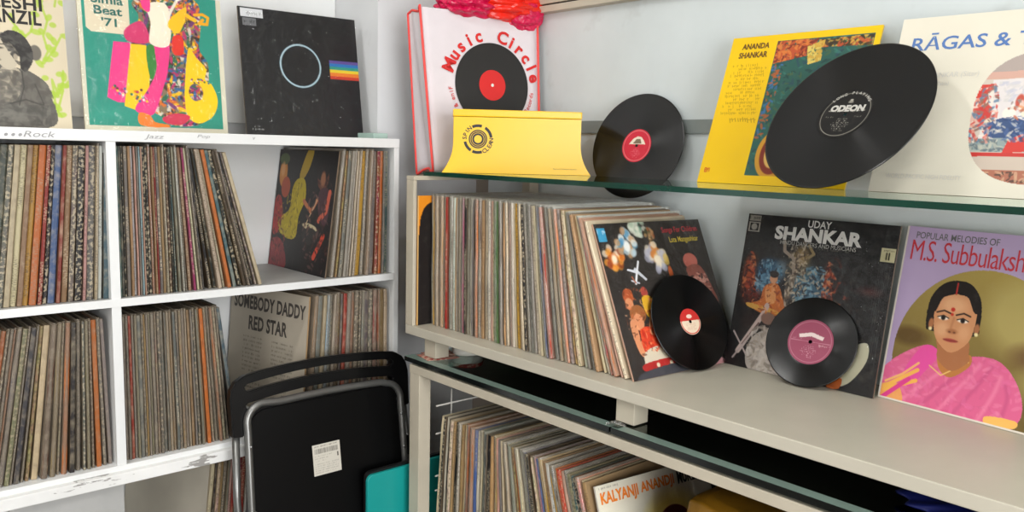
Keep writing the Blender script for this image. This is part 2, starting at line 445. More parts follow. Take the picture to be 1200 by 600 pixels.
# ------------------------------------------------------------------ camera (calibrated from the room's vanishing points)
cam = bpy.data.cameras.new('camera'); co_ = bpy.data.objects.new('camera', cam); C.objects.link(co_)
CAMP = Vector((-1.5716, -2.1793, 1.55)); yaw, pit, rol = R(41.5617), R(-7.2095), R(1.3538)
fw = Vector((math.sin(yaw)*math.cos(pit), math.cos(yaw)*math.cos(pit), math.sin(pit)))
rt = Vector((math.cos(yaw), -math.sin(yaw), 0)); up = rt.cross(fw)
rt2 = rt*math.cos(rol)+up*math.sin(rol); up2 = -rt*math.sin(rol)+up*math.cos(rol)
co_.matrix_world = Matrix(((rt2.x, up2.x, -fw.x, CAMP.x), (rt2.y, up2.y, -fw.y, CAMP.y), (rt2.z, up2.z, -fw.z, CAMP.z), (0, 0, 0, 1)))
cam.sensor_width = 36; cam.lens = 986.5/1200*36; cam.clip_start = .05
bpy.context.scene.camera = co_

# ------------------------------------------------------------------ the room
S = 'structure'
def st(name, me, mat, **kw): return link(name, me, mat, kind=S, **kw)
X0, Y0, ZC = -3.6, -4.2, 2.95
st('floor', box(X0-.1, .1, Y0-.1, .1, FLOOR-.1, FLOOR), M['floor'])
st('ceiling', box(X0-.1, .1, Y0-.1, .1, ZC, ZC+.1), M['ceil'])
st('wall_left', box(X0, 0, 0, .1, FLOOR, ZC), M['wall'])
st('wall_right', box(0, .1, Y0, .1, FLOOR, ZC), M['farwall'])
st('wall_back', box(X0, 0, Y0-.1, Y0, FLOOR, ZC), M['farwall'])
st('wall_front', box(X0-.1, X0, Y0, .1, FLOOR, ZC), M['farwall'])
st('wall_corner', box(-.342, 0, -.24, 0, FLOOR, ZC), M['wall'])
st('trim_1', box(-2.4, -.343, -.022, -.001, 1.602, 2.7, .002), M['white'], label='white board panel fixed to the wall above the record shelf', category='wall panel')

# ------------------------------------------------------------------ left: white record shelf unit
unit = thing('record_shelf', (-1.03, -.18, FLOOR), label='white painted record shelf unit with chipped lower edge against left wall', category='shelf')
link('top_board', box(-1.75, -.346, -.352, -.003, 1.547, 1.570, .0015), M['white'], unit)
link('shelf_board', box(-1.73, -.361, -.350, -.015, 1.2064, 1.2228, .001), M['shelfgrey'], unit)
link('shelf_edge', box(-1.73, -.3615, -.3525, -.3502, 1.2062, 1.2230), M['white'], unit)
link('lower_shelf', box(-1.73, -.361, -.352, -.015, .853, .865, .001), M['white'], unit)
link('chipped_ledge', box(-1.75, -.347, -.368, -.015, .828, .853, .002), M['chip'], unit, label='white ledge with peeling paint')
link('divider', box(-1.0535, -1.0345, -.351, -.015, 1.2228, 1.547, .001), M['white'], unit)
link('divider', box(-1.0535, -1.0345, -.351, -.015, .865, 1.2064, .001), M['white'], unit)
link('side_panel', box(-.361, -.346, -.350, -.003, FLOOR, 1.547, .001), M['white'], unit)
link('side_panel', box(-1.75, -1.73, -.350, -.003, FLOOR, 1.547, .001), M['white'], unit)
link('back_panel', box(-1.73, -.361, -.012, -.003, FLOOR+.05, 1.547), M['white'], unit)
link('bottom_shelf', box(-1.73, -.361, -.350, -.015, .482, .500, .001), M['white'], unit)
link('door_panel', box(-1.255, -1.040, -.345, -.330, .50, .8275, .002), M['shelfgrey'], unit, label='plain pale grey panel below the ledge')
for s_, x, w, h, z in (('...', -1.232, .03, .006, 1.553), ('Rock', -1.200, .055, .011, 1.5525), ('Jazz', -.978, .040, .011, 1.5525), ('Pop', -.868, .028, .009, 1.557), ('v', -.742, .006, .006, 1.558)):
    me = flat_text(s_, 0, 0, w, h, 0, shear=.25); me.transform(Matrix.Translation((x, -.3526, z)))
    link('handwriting', me, M['pencil'], unit, label='faint grey marker handwriting')

# ------------------------------------------------------------------ record rows
PAL = dict(w=(.90, .89, .86), c=(.84, .76, .62), t=(.70, .56, .38), b=(.36, .25, .17), k=(.09, .08, .08), g=(.52, .50, .46), d=(.27, .27, .26), r=(.66, .16, .10), o=(.80, .42, .16), y=(.84, .66, .24), n=(.36, .50, .27), u=(.25, .34, .52), l=(.68, .76, .82), m=(.62, .14, .38), p=(.86, .68, .60), s=(.27, .40, .40), e=(.56, .54, .38), v=(.33, .24, .30), i=(.93, .87, .74), f=(.80, .77, .70))
CN = dict(w='white', c='cream', t='tan', b='brown', k='black', g='grey', d='dark grey', r='red', o='orange', y='yellow', n='green', u='blue', l='pale blue', m='magenta', p='pale pink', s='dark teal', e='olive', v='plum', i='ivory', f='off-white')
H = .315
RM = {}
def rec_mesh(kind, t):
    key = (kind, t)
    if key in RM: return RM[key]
    bm = bmesh.new(); n = 10; th = t*.5
    # spine slightly rounded and rubbed; body is a thin card box open at the back
    def wob(z): return .0006*math.sin(z*37+t*4000)
    prof = [(.0012, -th), (0, -th*.55), (0, th*.55), (.0012, th), (H, th), (H, -th)]
    rings = []
    for i in range(n+1):
        z = H*i/n; q = .0015*(1 if i in (0, n) else 0)
        rings.append([bm.verts.new((x+(q if x < .1 else -q)+(wob(z) if x < .1 else 0), y, z)) for x, y in prof])
    for i in range(n):
        for k in range(6):
            f = bm.faces.new((rings[i][k], rings[i+1][k], rings[i+1][(k+1) % 6], rings[i][(k+1) % 6]))
            f.material_index = 0 if k in (0, 1, 2) else 1
    f = bm.faces.new(rings[0]); f.material_index = 1
    # two card layers at the top with the opening between them
    f = bm.faces.new(rings[-1][::-1]); f.material_index = 2
    bmesh.ops.recalc_face_normals(bm, faces=bm.faces)
    me = tomesh(bm); me.materials.append(M['sp_'+kind]); me.materials.append(M['face']); me.materials.append(M['top'])
    RM[key] = me; return me
FM = {}
def film_mesh(t, mt='film'):
    if (t, mt) in FM: return FM[(t, mt)]
    bm = bmesh.new(); th = t/2+.0004; n = 8
    def w(z, a): return .0010*math.sin(z*31+a)
    pr = [(-.004, 0), (.002, th), (.317, th), (.317, -th), (.002, -th)]
    rings = []
    for i in range(n+1):
        z = .0008+(H+.0045)*i/n
        rings.append([bm.verts.new((x+(w(z, 1) if x < .01 else 0), y, z)) for x, y in pr])
    for i in range(n):
        for k in (0, 1, 3, 4):
            f = bm.faces.new((rings[i][k], rings[i][(k+1) % 5], rings[i+1][(k+1) % 5], rings[i+1][k])); f.smooth = True
    bmesh.ops.recalc_face_normals(bm, faces=bm.faces)
    me = tomesh(bm); me.materials.append(M[mt]); FM[(t, mt)] = me; return me
NUM = [0]
def ordn(n): return '%d%s' % (n, 'th' if 10 <= n % 100 <= 20 else {1: 'st', 2: 'nd', 3: 'rd'}.get(n % 10, 'th'))
def row(seq, axis, s0, s1, leanf, z, front, group, place, plastic=0., seed=1, ordfrom='start', tmin=.0055, kinds=('text', 'text', 'plain', 'text', 'art', 'plain')):
    """s runs +X (axis 'X') or -Y (axis 'Y'); leanf(s) in degrees, + = top towards +X / towards +Y"""
    rg = random.Random(seed); n = len(seq)
    ts = [rg.choice((.6, .75, .9, 1., 1.15, 1.35)) for _ in seq]
    sg = 1 if axis == 'X' else -1
    def lay(k):
        s = s0; out = []; pl = None
        for i in range(n):
            t = ts[i]*k
            if i:
                tb = (t+ts[i-1]*k)/2+.0011; pth = math.sin(R(out[-1][1])); s += tb/math.cos(R(out[-1][1]))
                for _ in range(3):
                    dl = math.sin(R(leanf(s)))-pth; s_ = out[-1][0]+max(tb/math.cos(R(out[-1][1])), tb-sg*H*dl); s = s_
            out.append((s, leanf(s), t))
        return out
    lo, hi = .002, .02
    for _ in range(30):
        k = (lo+hi)/2; o = lay(k)
        if o[-1][0] > s1: hi = k
        else: lo = k
    o = lay(lo)
    for i, (s, le, t) in enumerate(o):
        tq = max(.003, round(t*2000)/2000); kind = rg.choice(kinds); c = seq[i]
        zz = z+abs(math.sin(R(le)))*tq/2+.0003; fr = front+rg.uniform(-.004, .005)
        if axis == 'X': m = Matrix.Translation((s, fr, zz)) @ Matrix.Rotation(R(le), 4, 'Y') @ Matrix.Rotation(PI/2, 4, 'Z')
        else: m = Matrix.Translation((fr, -s, zz)) @ Matrix.Rotation(R(-le), 4, 'X')
        ob = bpy.data.objects.new('record_album', rec_mesh(kind, tq)); C.objects.link(ob); ob.matrix_world = m; WM[ob.name] = m
        cc = PAL[c]; j = rg.uniform(.80, 1.04)*(.80 if axis == 'X' else 1.02); cc = tuple(min(1, x*j+rg.uniform(-.02, .02)) for x in cc)
        ob.color = (*lin(cc), 1)
        idx = i+1 if ordfrom == 'start' else n-i
        props(ob, '%s record spine, %s %s' % (CN[c], ordn(idx), place), 'record', group)
        if rg.random() < plastic:
            pf = bpy.data.objects.new('plastic_sleeve', film_mesh(tq, 'film' if axis == 'X' else 'filmw')); C.objects.link(pf); pf.parent = ob
    return o
def interp(*pts):
    def f(s):
        if s <= pts[0][0]: return pts[0][1]
        for (a, b), (c, d) in zip(pts[:-1], pts[1:]):
            if s <= c: return b+(d-b)*(s-a)/(c-a)
        return pts[-1][1]
    return f
# upper left compartment (ordinals count leftwards from the divider)
row('tgckbgtgdkvwlelwwdgcctyorkurtgkpgcws', 'X', -1.43, -1.059, interp((-1.43, 7), (-1.2, 6), (-1.06, 2)), 1.2228, -.336, 'records in the upper left compartment', 'left of the divider in the upper left compartment', .12, 3, 'end')
row('sdkgtwpglpkkotrgtcbksgwgtmikd', 'X', -1.0285, -.853, interp((-1.03, 0), (-.92, -1.2), (-.86, -5)), 1.2228, -.336, 'records right of the divider on the middle shelf', 'right of the divider in the upper middle compartment', .15, 4, tmin=.004)
row('kkcioskbvkgc', 'X', -.838, -.722, interp((-.84, -7.5), (-.72, -15.2)), 1.2228, -.336, 'leaning records beside the gap on the middle shelf', 'of the leaning records beside the upper gap', .1, 5)
row('gtgfficygtgrogs', 'X', -.532, -.378, interp((-.54, 6.8), (-.45, 3.5), (-.38, .6)), 1.2228, -.338, 'records at the right end of the middle shelf', 'right of the rock concert cover on the upper shelf', .35, 6)
row('gtbgcbdgbgdgetgbobkogegdgtcbtcokdgebogg', 'X', -1.43, -1.061, interp((-1.43, 11), (-1.24, 8.5), (-1.15, 3.5), (-1.06, -1.5)), .865, -.333, 'records in the lower left compartment', 'left of the divider in the lower left compartment', .6, 7, 'end', kinds=('plain', 'plain', 'plain', 'text', 'art'))
row('gdrgegdtgegtdsgctgdtgctgdgyotkocds', 'X', -1.026, -.785, interp((-1.03, 0), (-.88, -1.5), (-.80, -4.5), (-.785, -7)), .865, -.333, 'records in the lower middle compartment', 'right of the divider in the lower middle compartment', .65, 8, kinds=('plain', 'plain', 'plain', 'text', 'art'))
row('tgclgftgrgobkggdrotc', 'X', -.598, -.376, interp((-.6, 4.5), (-.5, 2.5), (-.38, 0)), .865, -.338, 'records behind the folding chair', 'right of the grey text cover behind the folding chair', .5, 9, kinds=('plain', 'plain', 'plain', 'text', 'art'))
row('ckctkgprtrrwuprbktrkwb', 'X', -.876, -.70, interp((-.88, 6.5), (-.70, 3)), .500, -.336, 'records below the chipped ledge', 'of the records below the chipped ledge', .1, 10)
# right: upper row on the beige shelf
row('fytcgtckrwgwtgcgmfkgfgkobtcfpcnngggtcpfcytckgggicfurgdtcogtcfgktcfoopi', 'Y', .533, 1.157, interp((.52, .5), (.70, .6), (.837, 3.2), (.957, 8.3), (1.02, 10.5), (1.085, 16), (1.17, 23.5)), 1.1197, -.371, 'records in the long row on the beige shelf', 'from the end post in the row on the beige shelf', .5, 11)
# right: lower row under the glass table
row('ckfkctkcftcoboufcsdktypgckcegtocgukbcmuytfwykorpgeskoct', 'Y', .598, 1.187, interp((.59, -4.5), (.70, -1.5), (.80, 0), (.92, 10), (1.05, 15), (1.19, 18.5)), .600, -.400, 'records stored under the glass table', 'from the table leg in the row under the glass table', .2, 12)
# ------------------------------------------------------------------ display covers
def rectM(x, y, z, a, t):
    u = Vector((math.cos(a), math.sin(a), 0)); n = Vector((-math.sin(a), math.cos(a), 0))
    upv = Vector((0, 0, 1))*math.cos(t)+n*math.sin(t); b = upv.cross(u)
    return Matrix(((u.x, b.x, upv.x, x), (u.y, b.y, upv.y, y), (u.z, b.z, upv.z, z), (0, 0, 0, 1)))
def cover(label, v, z0, cv, th=.004, col='f', art='art', group=None, edge=None):
    r = thing('record_album', mat=rectM(v[0], v[1], z0+.0004, v[2], v[3]), label=label, category='record', group=group)
    s_ = link('sleeve', box(0, H, 0, th, 0, H, .0006), M['face'], r, world=False); s_.color = (*lin(edge or PAL[col]), 1)
    link('printed_front', grid_art(cv, H, H), M[art], r, world=False)
    return r
def T(root, s, u0, u1, v0, v1, mat, name='printed_lettering', y=-.0011, **kw):
    """text whose box is u0..u1, v0..v1 (v down) on the cover"""
    return link(name, flat_text(s, u0*H, (1-v1)*H, (u1-u0)*H, (v1-v0)*H, y, **kw), mat, root, world=False)
def wrap(root, m='clear', e=.004):
    bm = bmesh.new(); n = 14
    g = [[bm.verts.new((-e+(H+2*e)*i/n, -.0022-.0012*abs(math.sin(i*1.9+j*.8)), .0+(H+e)*j/n)) for i in range(n+1)] for j in range(n+1)]
    for j in range(n):
        for i in range(n):
            f = bm.faces.new((g[j][i], g[j][i+1], g[j+1][i+1], g[j+1][i])); f.smooth = True
    link('plastic_sleeve', tomesh(bm), M[m], root, world=False, label='clear crinkled plastic sleeve')
h_ = hexc
# --- black cover (ring and stripes stand in for the printed artwork)
cv = Cv(240, h_('191a1c'), seed=2); cv.tint(3, .10, 5)
ring = (cv.U-.485)**2+(cv.V-.43)**2
cv.line([(.485+.17*math.cos(a*PI/30), .43+.17*math.sin(a*PI/30)) for a in range(61)], .016, h_('8fb6c4'), .9)
cv.line([(.485+.17*math.cos(a*PI/30), .43+.17*math.sin(a*PI/30)) for a in range(61)], .006, h_('e4f2f6'), .8)
for k, c in enumerate(('6a55a0', '2f7fc4', '35a08a', 'f0d835', 'f08a2c', 'd6402c')):
    cv.rect(.74, 1, .36+k*.026, .386+k*.026, h_(c), .95)
cv.rect(.03, .14, .085, .145, h_('77787a')); cv.words(.045, .13, .115, .03, h_('303030'), 4)
cv.rect(.02, .20, .012, .078, h_('d9dadb')); cv.words(.07, .18, .05, .03, h_('909090'), 9)
cv.words(.06, .13, .93, .015, h_('d0d0d0'), 2); cv.words(.05, .14, .955, .015, h_('d0d0d0'), 3)
c1 = cover('black record cover with pale ring and rainbow stripes, on top of the white shelf', [-.69, -.206, -.06, .167], 1.570, cv, .005, edge=(.10, .10, .10), art='artgloss'); wrap(c1)
# --- teal cover with pop art musicians
cv = Cv(300, h_('e2dcc6'), seed=3)
cv.rect(.03, .965, -.1, .965, h_('2f9a86')); cv.tint(4, .05, 1)
cv.poly([(.045, -.05), (.335, -.05), (.335, .29), (.31, .325), (.08, .325), (.05, .30)], h_('e2d6bc'), False)
mix = [h_(x) for x in ('f2c41c', 'c23a6c', '3c6a9c', 'e07a28', 'ded6c4', '2c7050', '7a3f7a', '4a3a30')]
body = cv.poly([(.30, .38), (.40, .20), (.36, .10), (.46, .02), (.80, .02), (.84, .2), (.82, .38), (.88, .5), (.85, .8), (.80, .93), (.60, .95), (.50, .88), (.36, .80), (.40, .5)], h_('8a7a5c'))
cv.speck(body, mix, 900, .016, 3, .95); cv.speck(body, [h_('2d2a30')], 260, .006, 8, .8)
cv.poly([(.22, .378), (.33, .378), (.325, .6), (.285, .80), (.22, .80), (.155, .77), (.19, .55)], h_('e8418e'), False)
cv.poly([(.335, .385), (.44, .385), (.45, .6), (.43, .82), (.34, .85), (.265, .825), (.30, .6)], h_('f4cc18'), False)
cv.poly([(.44, .40), (.52, .40), (.52, .56), (.455, .62)], h_('3c8a3c'), True)
cv.poly([(.50, .36), (.60, .36), (.58, .55), (.54, .68), (.47, .86), (.41, .88), (.335, .84), (.43, .70), (.50, .55)], h_('e8418e'))
cv.poly([(.46, .10), (.58, .07), (.62, .16), (.60, .37), (.47, .37), (.48, .22)], h_('efe6d2'))
cv.poly([(.30, .29), (.42, .22), (.46, .36), (.32, .37)], h_('d23a72'))
cv.poly([(.42, .0), (.48, .0), (.48, .14), (.43, .12)], h_('e8418e')); cv.ell(.42, .02, .04, .05, h_('f2c41c'))
cv.poly([(.63, .31), (.70, .30), (.70, .42), (.63, .43)], h_('e03a2c'))
cv.poly([(.60, .21), (.74, .08), (.71, .22), (.66, .28)], h_('f2c41c'))
cv.line([(.56, .27), (.63, .12), (.70, .0)], .02, h_('e6e2d4'))
cv.poly([(.74, .38), (.79, .44), (.86, .52), (.85, .60), (.90, .64), (.935, .75), (.90, .86), (.80, .925), (.72, .90), (.69, .80), (.70, .62)], h_('f7cf14'))
m = cv.ell(.775, .70, .052, .062, h_('b9a070')); cv.speck(m, mix, 120, .012, 5)
cv.line([(.80, .13), (.86, .12), (.90, .14), (.89, .19), (.83, .19), (.86, .16)], .022, h_('efae20')); cv.line([(.70, .12), (.80, .17)], .03, h_('f2c41c'))
for k in range(14):
    cv.ell(.19+.13*cv.rs.rand(), .68+.09*cv.rs.rand(), .009, .009, mix[k % 8])
    cv.ell(.32+.11*cv.rs.rand(), .70+.10*cv.rs.rand(), .009, .009, mix[(k+3) % 8])
    cv.ell(.74+.15*cv.rs.rand(), .60+.03*cv.rs.rand(), .007, .007, mix[(k+2) % 8])
cv.poly([(.36, .87), (.43, .88), (.47, .93), (.56, .945), (.55, .965), (.37, .955)], h_('ef8a2c'))
cv.poly([(.52, .90), (.62, .86), (.72, .88), (.66, .94), (.56, .94)], h_('d23a5a'))
c2 = cover('teal record cover with colourful pop art musicians, second from left on top shelf', [-1.052, -.205, 0, .11], 1.570, cv, .005, col='i'); wrap(c2)
for s_, b in (('Simla', (.09, .30, .068, .128)), ('Beat', (.105, .29, .143, .203)), ("'71", (.15, .25, .222, .282))):
    T(c2, s_, *b, M['i_tealink'], bold=.022)
# --- cream cover, photo of a woman and green branches
cv = Cv(260, h_('c8bca2'), seed=4); cv.tint(3, .04, 2)
G = h_('9cb83c')
def vine(pts, seed):
    cv.line(pts, .014, G, .75); rs = np.random.RandomState(seed)
    for (x, y) in cv.smooth(pts, 2)[:len(pts)*2-2]:
        cv.ell(x+rs.uniform(-.04, .04), y+rs.uniform(-.03, .03), .02+.016*rs.rand(), .018, G, rs.rand()*180, al=.75)
vine([(.93, .0), (.90, .1), (.87, .2), (.90, .3), (.87, .4), (.89, .5), (.85, .58)], 1)
vine([(.70, .33), (.76, .42), (.80, .38), (.84, .22)], 2); vine([(.97, .1), (.95, .2)], 3)
vine([(.96, .70), (.93, .78), (.90, .68), (.91, .86), (.94, .92)], 4); vine([(.97, .62), (.96, .75), (.90, .95)], 5); vine([(.97, .4), (.93, .48), (.86, .58)], 6)
cv.ell(.815, .515, .035, .05, h_('68635a')); 
cv.poly([(.62, .60), (.70, .62), (.76, .63), (.86, .70), (.885, .78), (.89, .985), (.50, .985), (.48, .80)], h_('5c5953'))
cv.poly([(.62, .62), (.72, .64), (.71, .78), (.66, .84), (.58, .80)], h_('a39a88'))
cv.poly([(.60, .42), (.66, .40), (.70, .44), (.715, .52), (.705, .60), (.66, .635), (.61, .60), (.585, .52)], h_('b5ab97'))
cv.poly([(.62, .43), (.67, .385), (.74, .40), (.79, .47), (.80, .56), (.76, .635), (.725, .62), (.72, .53), (.67, .46)], h_('3c3a38'))
cv.speck(cv.pmask([(.60, .64), (.86, .70), (.88, .97), (.52, .97), (.5, .8)]), [h_('6c6860'), h_('4c4944'), h_('55514b')], 200, .022, 14, .5)
cv.line([(.73, .64), (.735, .74), (.70, .86)], .008, h_('3c3a36'), .8); cv.line([(.62, .86), (.74, .82), (.86, .86)], .010, h_('3c3a36'), .7); cv.line([(.80, .72), (.84, .84), (.82, .97)], .008, h_('3f3c38'), .7)
cv.speck(cv.pmask([(.62, .43), (.67, .385), (.74, .40), (.79, .47), (.80, .56), (.76, .635), (.725, .62)]), [h_('4c4a46'), h_('2a2826')], 60, .014, 15, .6)
cv.line([(.655, .66), (.675, .72), (.70, .66)], .004, h_('5c564c')); cv.ell(.70, .55, .012, .02, h_('9a907e')); cv.line([(.60, .48), (.64, .475)], .006, h_('4a4540'))
cv.ell(.615, .50, .02, .006, h_('4a4540')); cv.ell(.60, .575, .018, .008, h_('6a6258'))
cv.speck(cv.pmask([(.50, .85), (.88, .85), (.88, .985), (.5, .985)], False), [h_('6c6962'), h_('4a4843')], 120, .02, 4, .5)
c3 = cover('cream record cover with grey photo of seated woman and green branches, leftmost on top', [-1.403, -.25, 0, .145], 1.570, cv, .005, col='c')
T(c3, 'TERI TALASH', .12, .60, .08, .17, M['ink'], bold=.03)
T(c3, 'LESHI', .585, .875, .165, .245, M['ink'], bold=.028, space=1.06); T(c3, 'MANZIL', .50, .865, .25, .338, M['ink'], bold=.028, space=1.06)
# --- rock concert cover in the shelf
cv = Cv(220, h_('171314'), seed=5)
cv.poly([(.50, .0), (.60, .0), (.55, .15), (.45, .25), (.40, .2)], h_('b99a2c'))
cv.poly([(.38, .24), (.50, .25), (.54, .40), (.46, .55), (.44, .72), (.30, .75), (.10, .68), (.14, .58), (.28, .50), (.30, .32)], h_('c9b31e'))
cv.ell(.10, .20, .07, .12, h_('d48a3c')); cv.ell(.17, .32, .08, .09, h_('b8502c')); cv.ell(.10, .08, .09, .05, h_('4a5a30'))
cv.poly([(.0, .45), (.10, .40), (.16, .55), (.12, .70), (.02, .72)], h_('b0302c')); cv.poly([(.0, .80), (.16, .76), (.28, .86), (.30, 1), (.0, 1)], h_('8c2a30'))
cv.ell(.80, .22, .09, .10, h_('6a4030')); cv.ell(.78, .17, .10, .07, h_('1c1414')); cv.poly([(.76, .33), (.90, .30), (.95, .45), (.90, .60), (.78, .50)], h_('4a2c34'))
cv.line([(.52, .42), (.66, .50), (.74, .40)], .04, h_('c4764c')); cv.line([(.93, .33), (.90, .48), (.80, .56)], .05, h_('c05a44'))
cv.ell(.665, .625, .13, .028, h_('d2c39c'), 6); cv.ell(.68, .70, .13, .07, h_('2c2826')); cv.line([(.60, .60), (.75, .38)], .012, h_('d9b890'))
cv.line([(.78, .86), (.90, .68)], .05, h_('c4442c')); cv.speck(cv.pmask([(.1, .5), (.46, .25), (.50, .5), (.42, .74), (.1, .7)]), [h_('e0cc30'), h_('8c7c14'), h_('a89020')], 120, .012, 9, .7)
cv.speck(cv.pmask([(.62, .3), (.96, .28), (.96, .95), (.55, .95)]), [h_('40201c'), h_('1a1414'), h_('6a4a44'), h_('241c20')], 160, .016, 10, .7)
cv.speck(cv.pmask([(.0, .45), (.12, .42), (.28, .9), (.0, .98)]), [h_('701c1c'), h_('b84438'), h_('401010')], 100, .014, 12, .6)
cv.ell(.09, .17, .035, .06, h_('e0a468'), soft=.02); cv.ell(.80, .225, .04, .06, h_('a06a4c'), soft=.02)
cover('dark rock concert cover with yellow guitarist and drummer, in the upper shelf compartment', [-.551, -.018, -1.574, .134], 1.2228, cv, .004, edge=(.15, .10, .10), art='artgloss')
# --- grey text cover behind the chair
cv = Cv(220, h_('b5ab9a'), seed=6); cv.tint(4, .06, 3)
for k in range(9):
    cv.words(.20, .44, .42+k*.035, .02, h_('5c564e'), k); cv.words(.58, .84, .42+k*.035, .02, h_('5c564e'), 20+k)
for k in range(4): cv.words(.22, .80, .80+k*.035, .024, h_('4a443c'), 40+k)
c5 = cover('grey-beige text cover with dark block lettering behind the folding chair', [-.683, -.028, -1.37, .09], .8655, cv, .004, col='t')
T(c5, 'SOMEBODY DADDY', .05, .97, .075, .19, M['faded'], bold=.035, space=1.05); T(c5, 'RED STAR', .26, .76, .24, .36, M['faded'], bold=.035, space=1.05)
# --- plain cover below ledge
cv = Cv(120, h_('a8a193'), seed=7); cv.tint(3, .08, 3)
cover('plain greyish cover facing the empty space below the chipped ledge', [-.965, -.030, -1.30, .12], .5005, cv, .004, col='g')
# --- first record at the end post (orange and black)
cv = Cv(160, h_('1e1a1a'), seed=8); cv.poly([(-.1, -.1), (.34, -.1), (.28, .02), (.10, .06), (.03, .16), (.0, .35), (-.1, .4)], h_('e08a1e'))
cv.rect(0, .012, 0, 1, h_('d9b070'))
cover('orange and black cover against the end post, first in the beige shelf row', [-.4085, -.5235, 0, 0.0], 1.1197, cv, .003, edge=(.75, .5, .2))
# --- dark cover with pink and white blossoms (last in the row)
cv = Cv(300, h_('38332f'), seed=9); cv.tint(4, .12, 2)
def blob(cx, cy, r, cols, seed, k=40):
    rs = np.random.RandomState(seed)
    for i in range(k):
        a = rs.rand()*6.28; q = r*math.sqrt(rs.rand()); cv.ell(cx+q*math.cos(a), cy+q*math.sin(a), r*.32, r*.28, cols[rs.randint(len(cols))], rs.rand()*180, soft=.012, al=.75)
    cv.ell(cx, cy+r*.2, r*.3, r*.4, cols[0], soft=.02)
O3 = [h_('f2e2c8'), h_('d0702c'), h_('e8a040'), h_('8a3c20')]
blob(.105, .22, .08, O3, 1); blob(.245, .135, .085, [h_('f0f0ea'), h_('5a9ac0'), h_('c8dce4'), h_('d0a070')], 2); blob(.375, .03, .065, [h_('e8e8d8'), h_('6a9a80'), h_('b9c8b0')], 3)
blob(.485, .245, .09, [h_('f4e8d0'), h_('d88a40'), h_('b8b8c8'), h_('e0c060')], 4); blob(.475, .086, .04, [h_('c8a070'), h_('a0522c'), h_('404028')], 5)
cv.poly([(.245, .315), (.262, .30), (.345, .385), (.33, .395)], h_('d9dae0'), False); cv.poly([(.185, .315), (.195, .305), (.285, .325), (.275, .345)], h_('d9dae0'), False)
cv.line([(.235, .405), (.27, .33), (.305, .265)], .017, h_('ececee')); cv.line([(.205, .385), (.265, .405)], .012, h_('d0d0d8')); cv.line([(.215, .36), (.235, .40)], .010, h_('b86a4a'))
F1 = h_('d9976c')
cv.ell(.135, .48, .045, .05, h_('b85a30')); cv.ell(.13, .53, .035, .04, F1); cv.ell(.285, .47, .03, .04, h_('b04a40')); cv.poly([(.25, .50), (.33, .50), (.36, .60), (.34, .64), (.26, .62)], h_('dcae30'))
cv.ell(.18, .60, .07, .06, h_('a06438')); cv.ell(.17, .65, .045, .055, F1); cv.poly([(.09, .66), (.14, .64), (.15, .80), (.18, .88), (.11, .84)], F1)
cv.poly([(.17, .70), (.27, .70), (.30, .82), (.16, .84)], h_('d8482c')); cv.poly([(.28, .62), (.31, .62), (.29, .74), (.24, .72)], F1)
cv.poly([(.14, .86), (.22, .82), (.36, .82), (.42, .88), (.40, .95), (.16, .96)], h_('d6cdb8')); cv.poly([(.13, .91), (.43, .90), (.43, .955), (.14, .96)], h_('b9302c')); cv.ell(.24, .93, .015, .015, h_('f0e0c0')); cv.ell(.36, .93, .015, .015, h_('f0e0c0'))
cv.poly([(.10, .96), (.50, .94), (.55, 1.02), (.08, 1.02)], h_('4a4a50')); cv.poly([(.50, .86), (.70, .86), (.85, .97), (.9, 1.02), (.56, 1.02)], h_('b8888a'))
cv.ell(.36, .80, .03, .05, F1); cv.ell(.39, .86, .035, .035, h_('c87038'))
cv.speck(cv.pmask([(.09, .46), (.30, .44), (.36, .62), (.32, .84), (.10, .84)]), [h_('f0b080'), h_('a05030'), h_('d87848'), h_('5c3020')], 110, .009, 31, .6)
cv.speck(cv.pmask([(.16, .70), (.28, .70), (.30, .83), (.16, .84)]), [h_('e85c34'), h_('b8301c')], 50, .010, 32, .6)
cv.speck(cv.pmask([(.34, .76), (.48, .80), (.50, .92), (.36, .90)]), [h_('c87848'), h_('5a3828'), h_('e0b080')], 60, .009, 33, .7)
cv.ell(.80, .29, .07, .055, h_('b86a5c')); cv.poly([(.74, .34), (.88, .33), (.95, .50), (.96, .60), (.84, .56), (.77, .46)], h_('8a5448')); cv.speck(cv.pmask([(.76, .40), (.90, .38), (.93, .52), (.82, .52)]), [h_('2a2420'), h_('c09080')], 80, .008, 2); cv.ell(.58, .36, .02, .05, h_('c06030'))
cv.rect(.015, .085, .03, .12, h_('4aa0c4')); cv.words(.02, .08, .055, .03, h_('e0f0f8'), 3)
c8 = cover('dark cover with floating flowers, aeroplane and children, last in the beige shelf row', [-.367, -1.177, -.063, .421], 1.1197, cv, .004, col='p', art='artgloss'); wrap(c8, e=.005)
T(c8, 'Songs For Children', .60, .955, .045, .095, M['i_pinkred'], bold=.01); T(c8, 'Lata Mangeshkar', .65, .94, .115, .165, M['i_yellowink'], bold=.01)
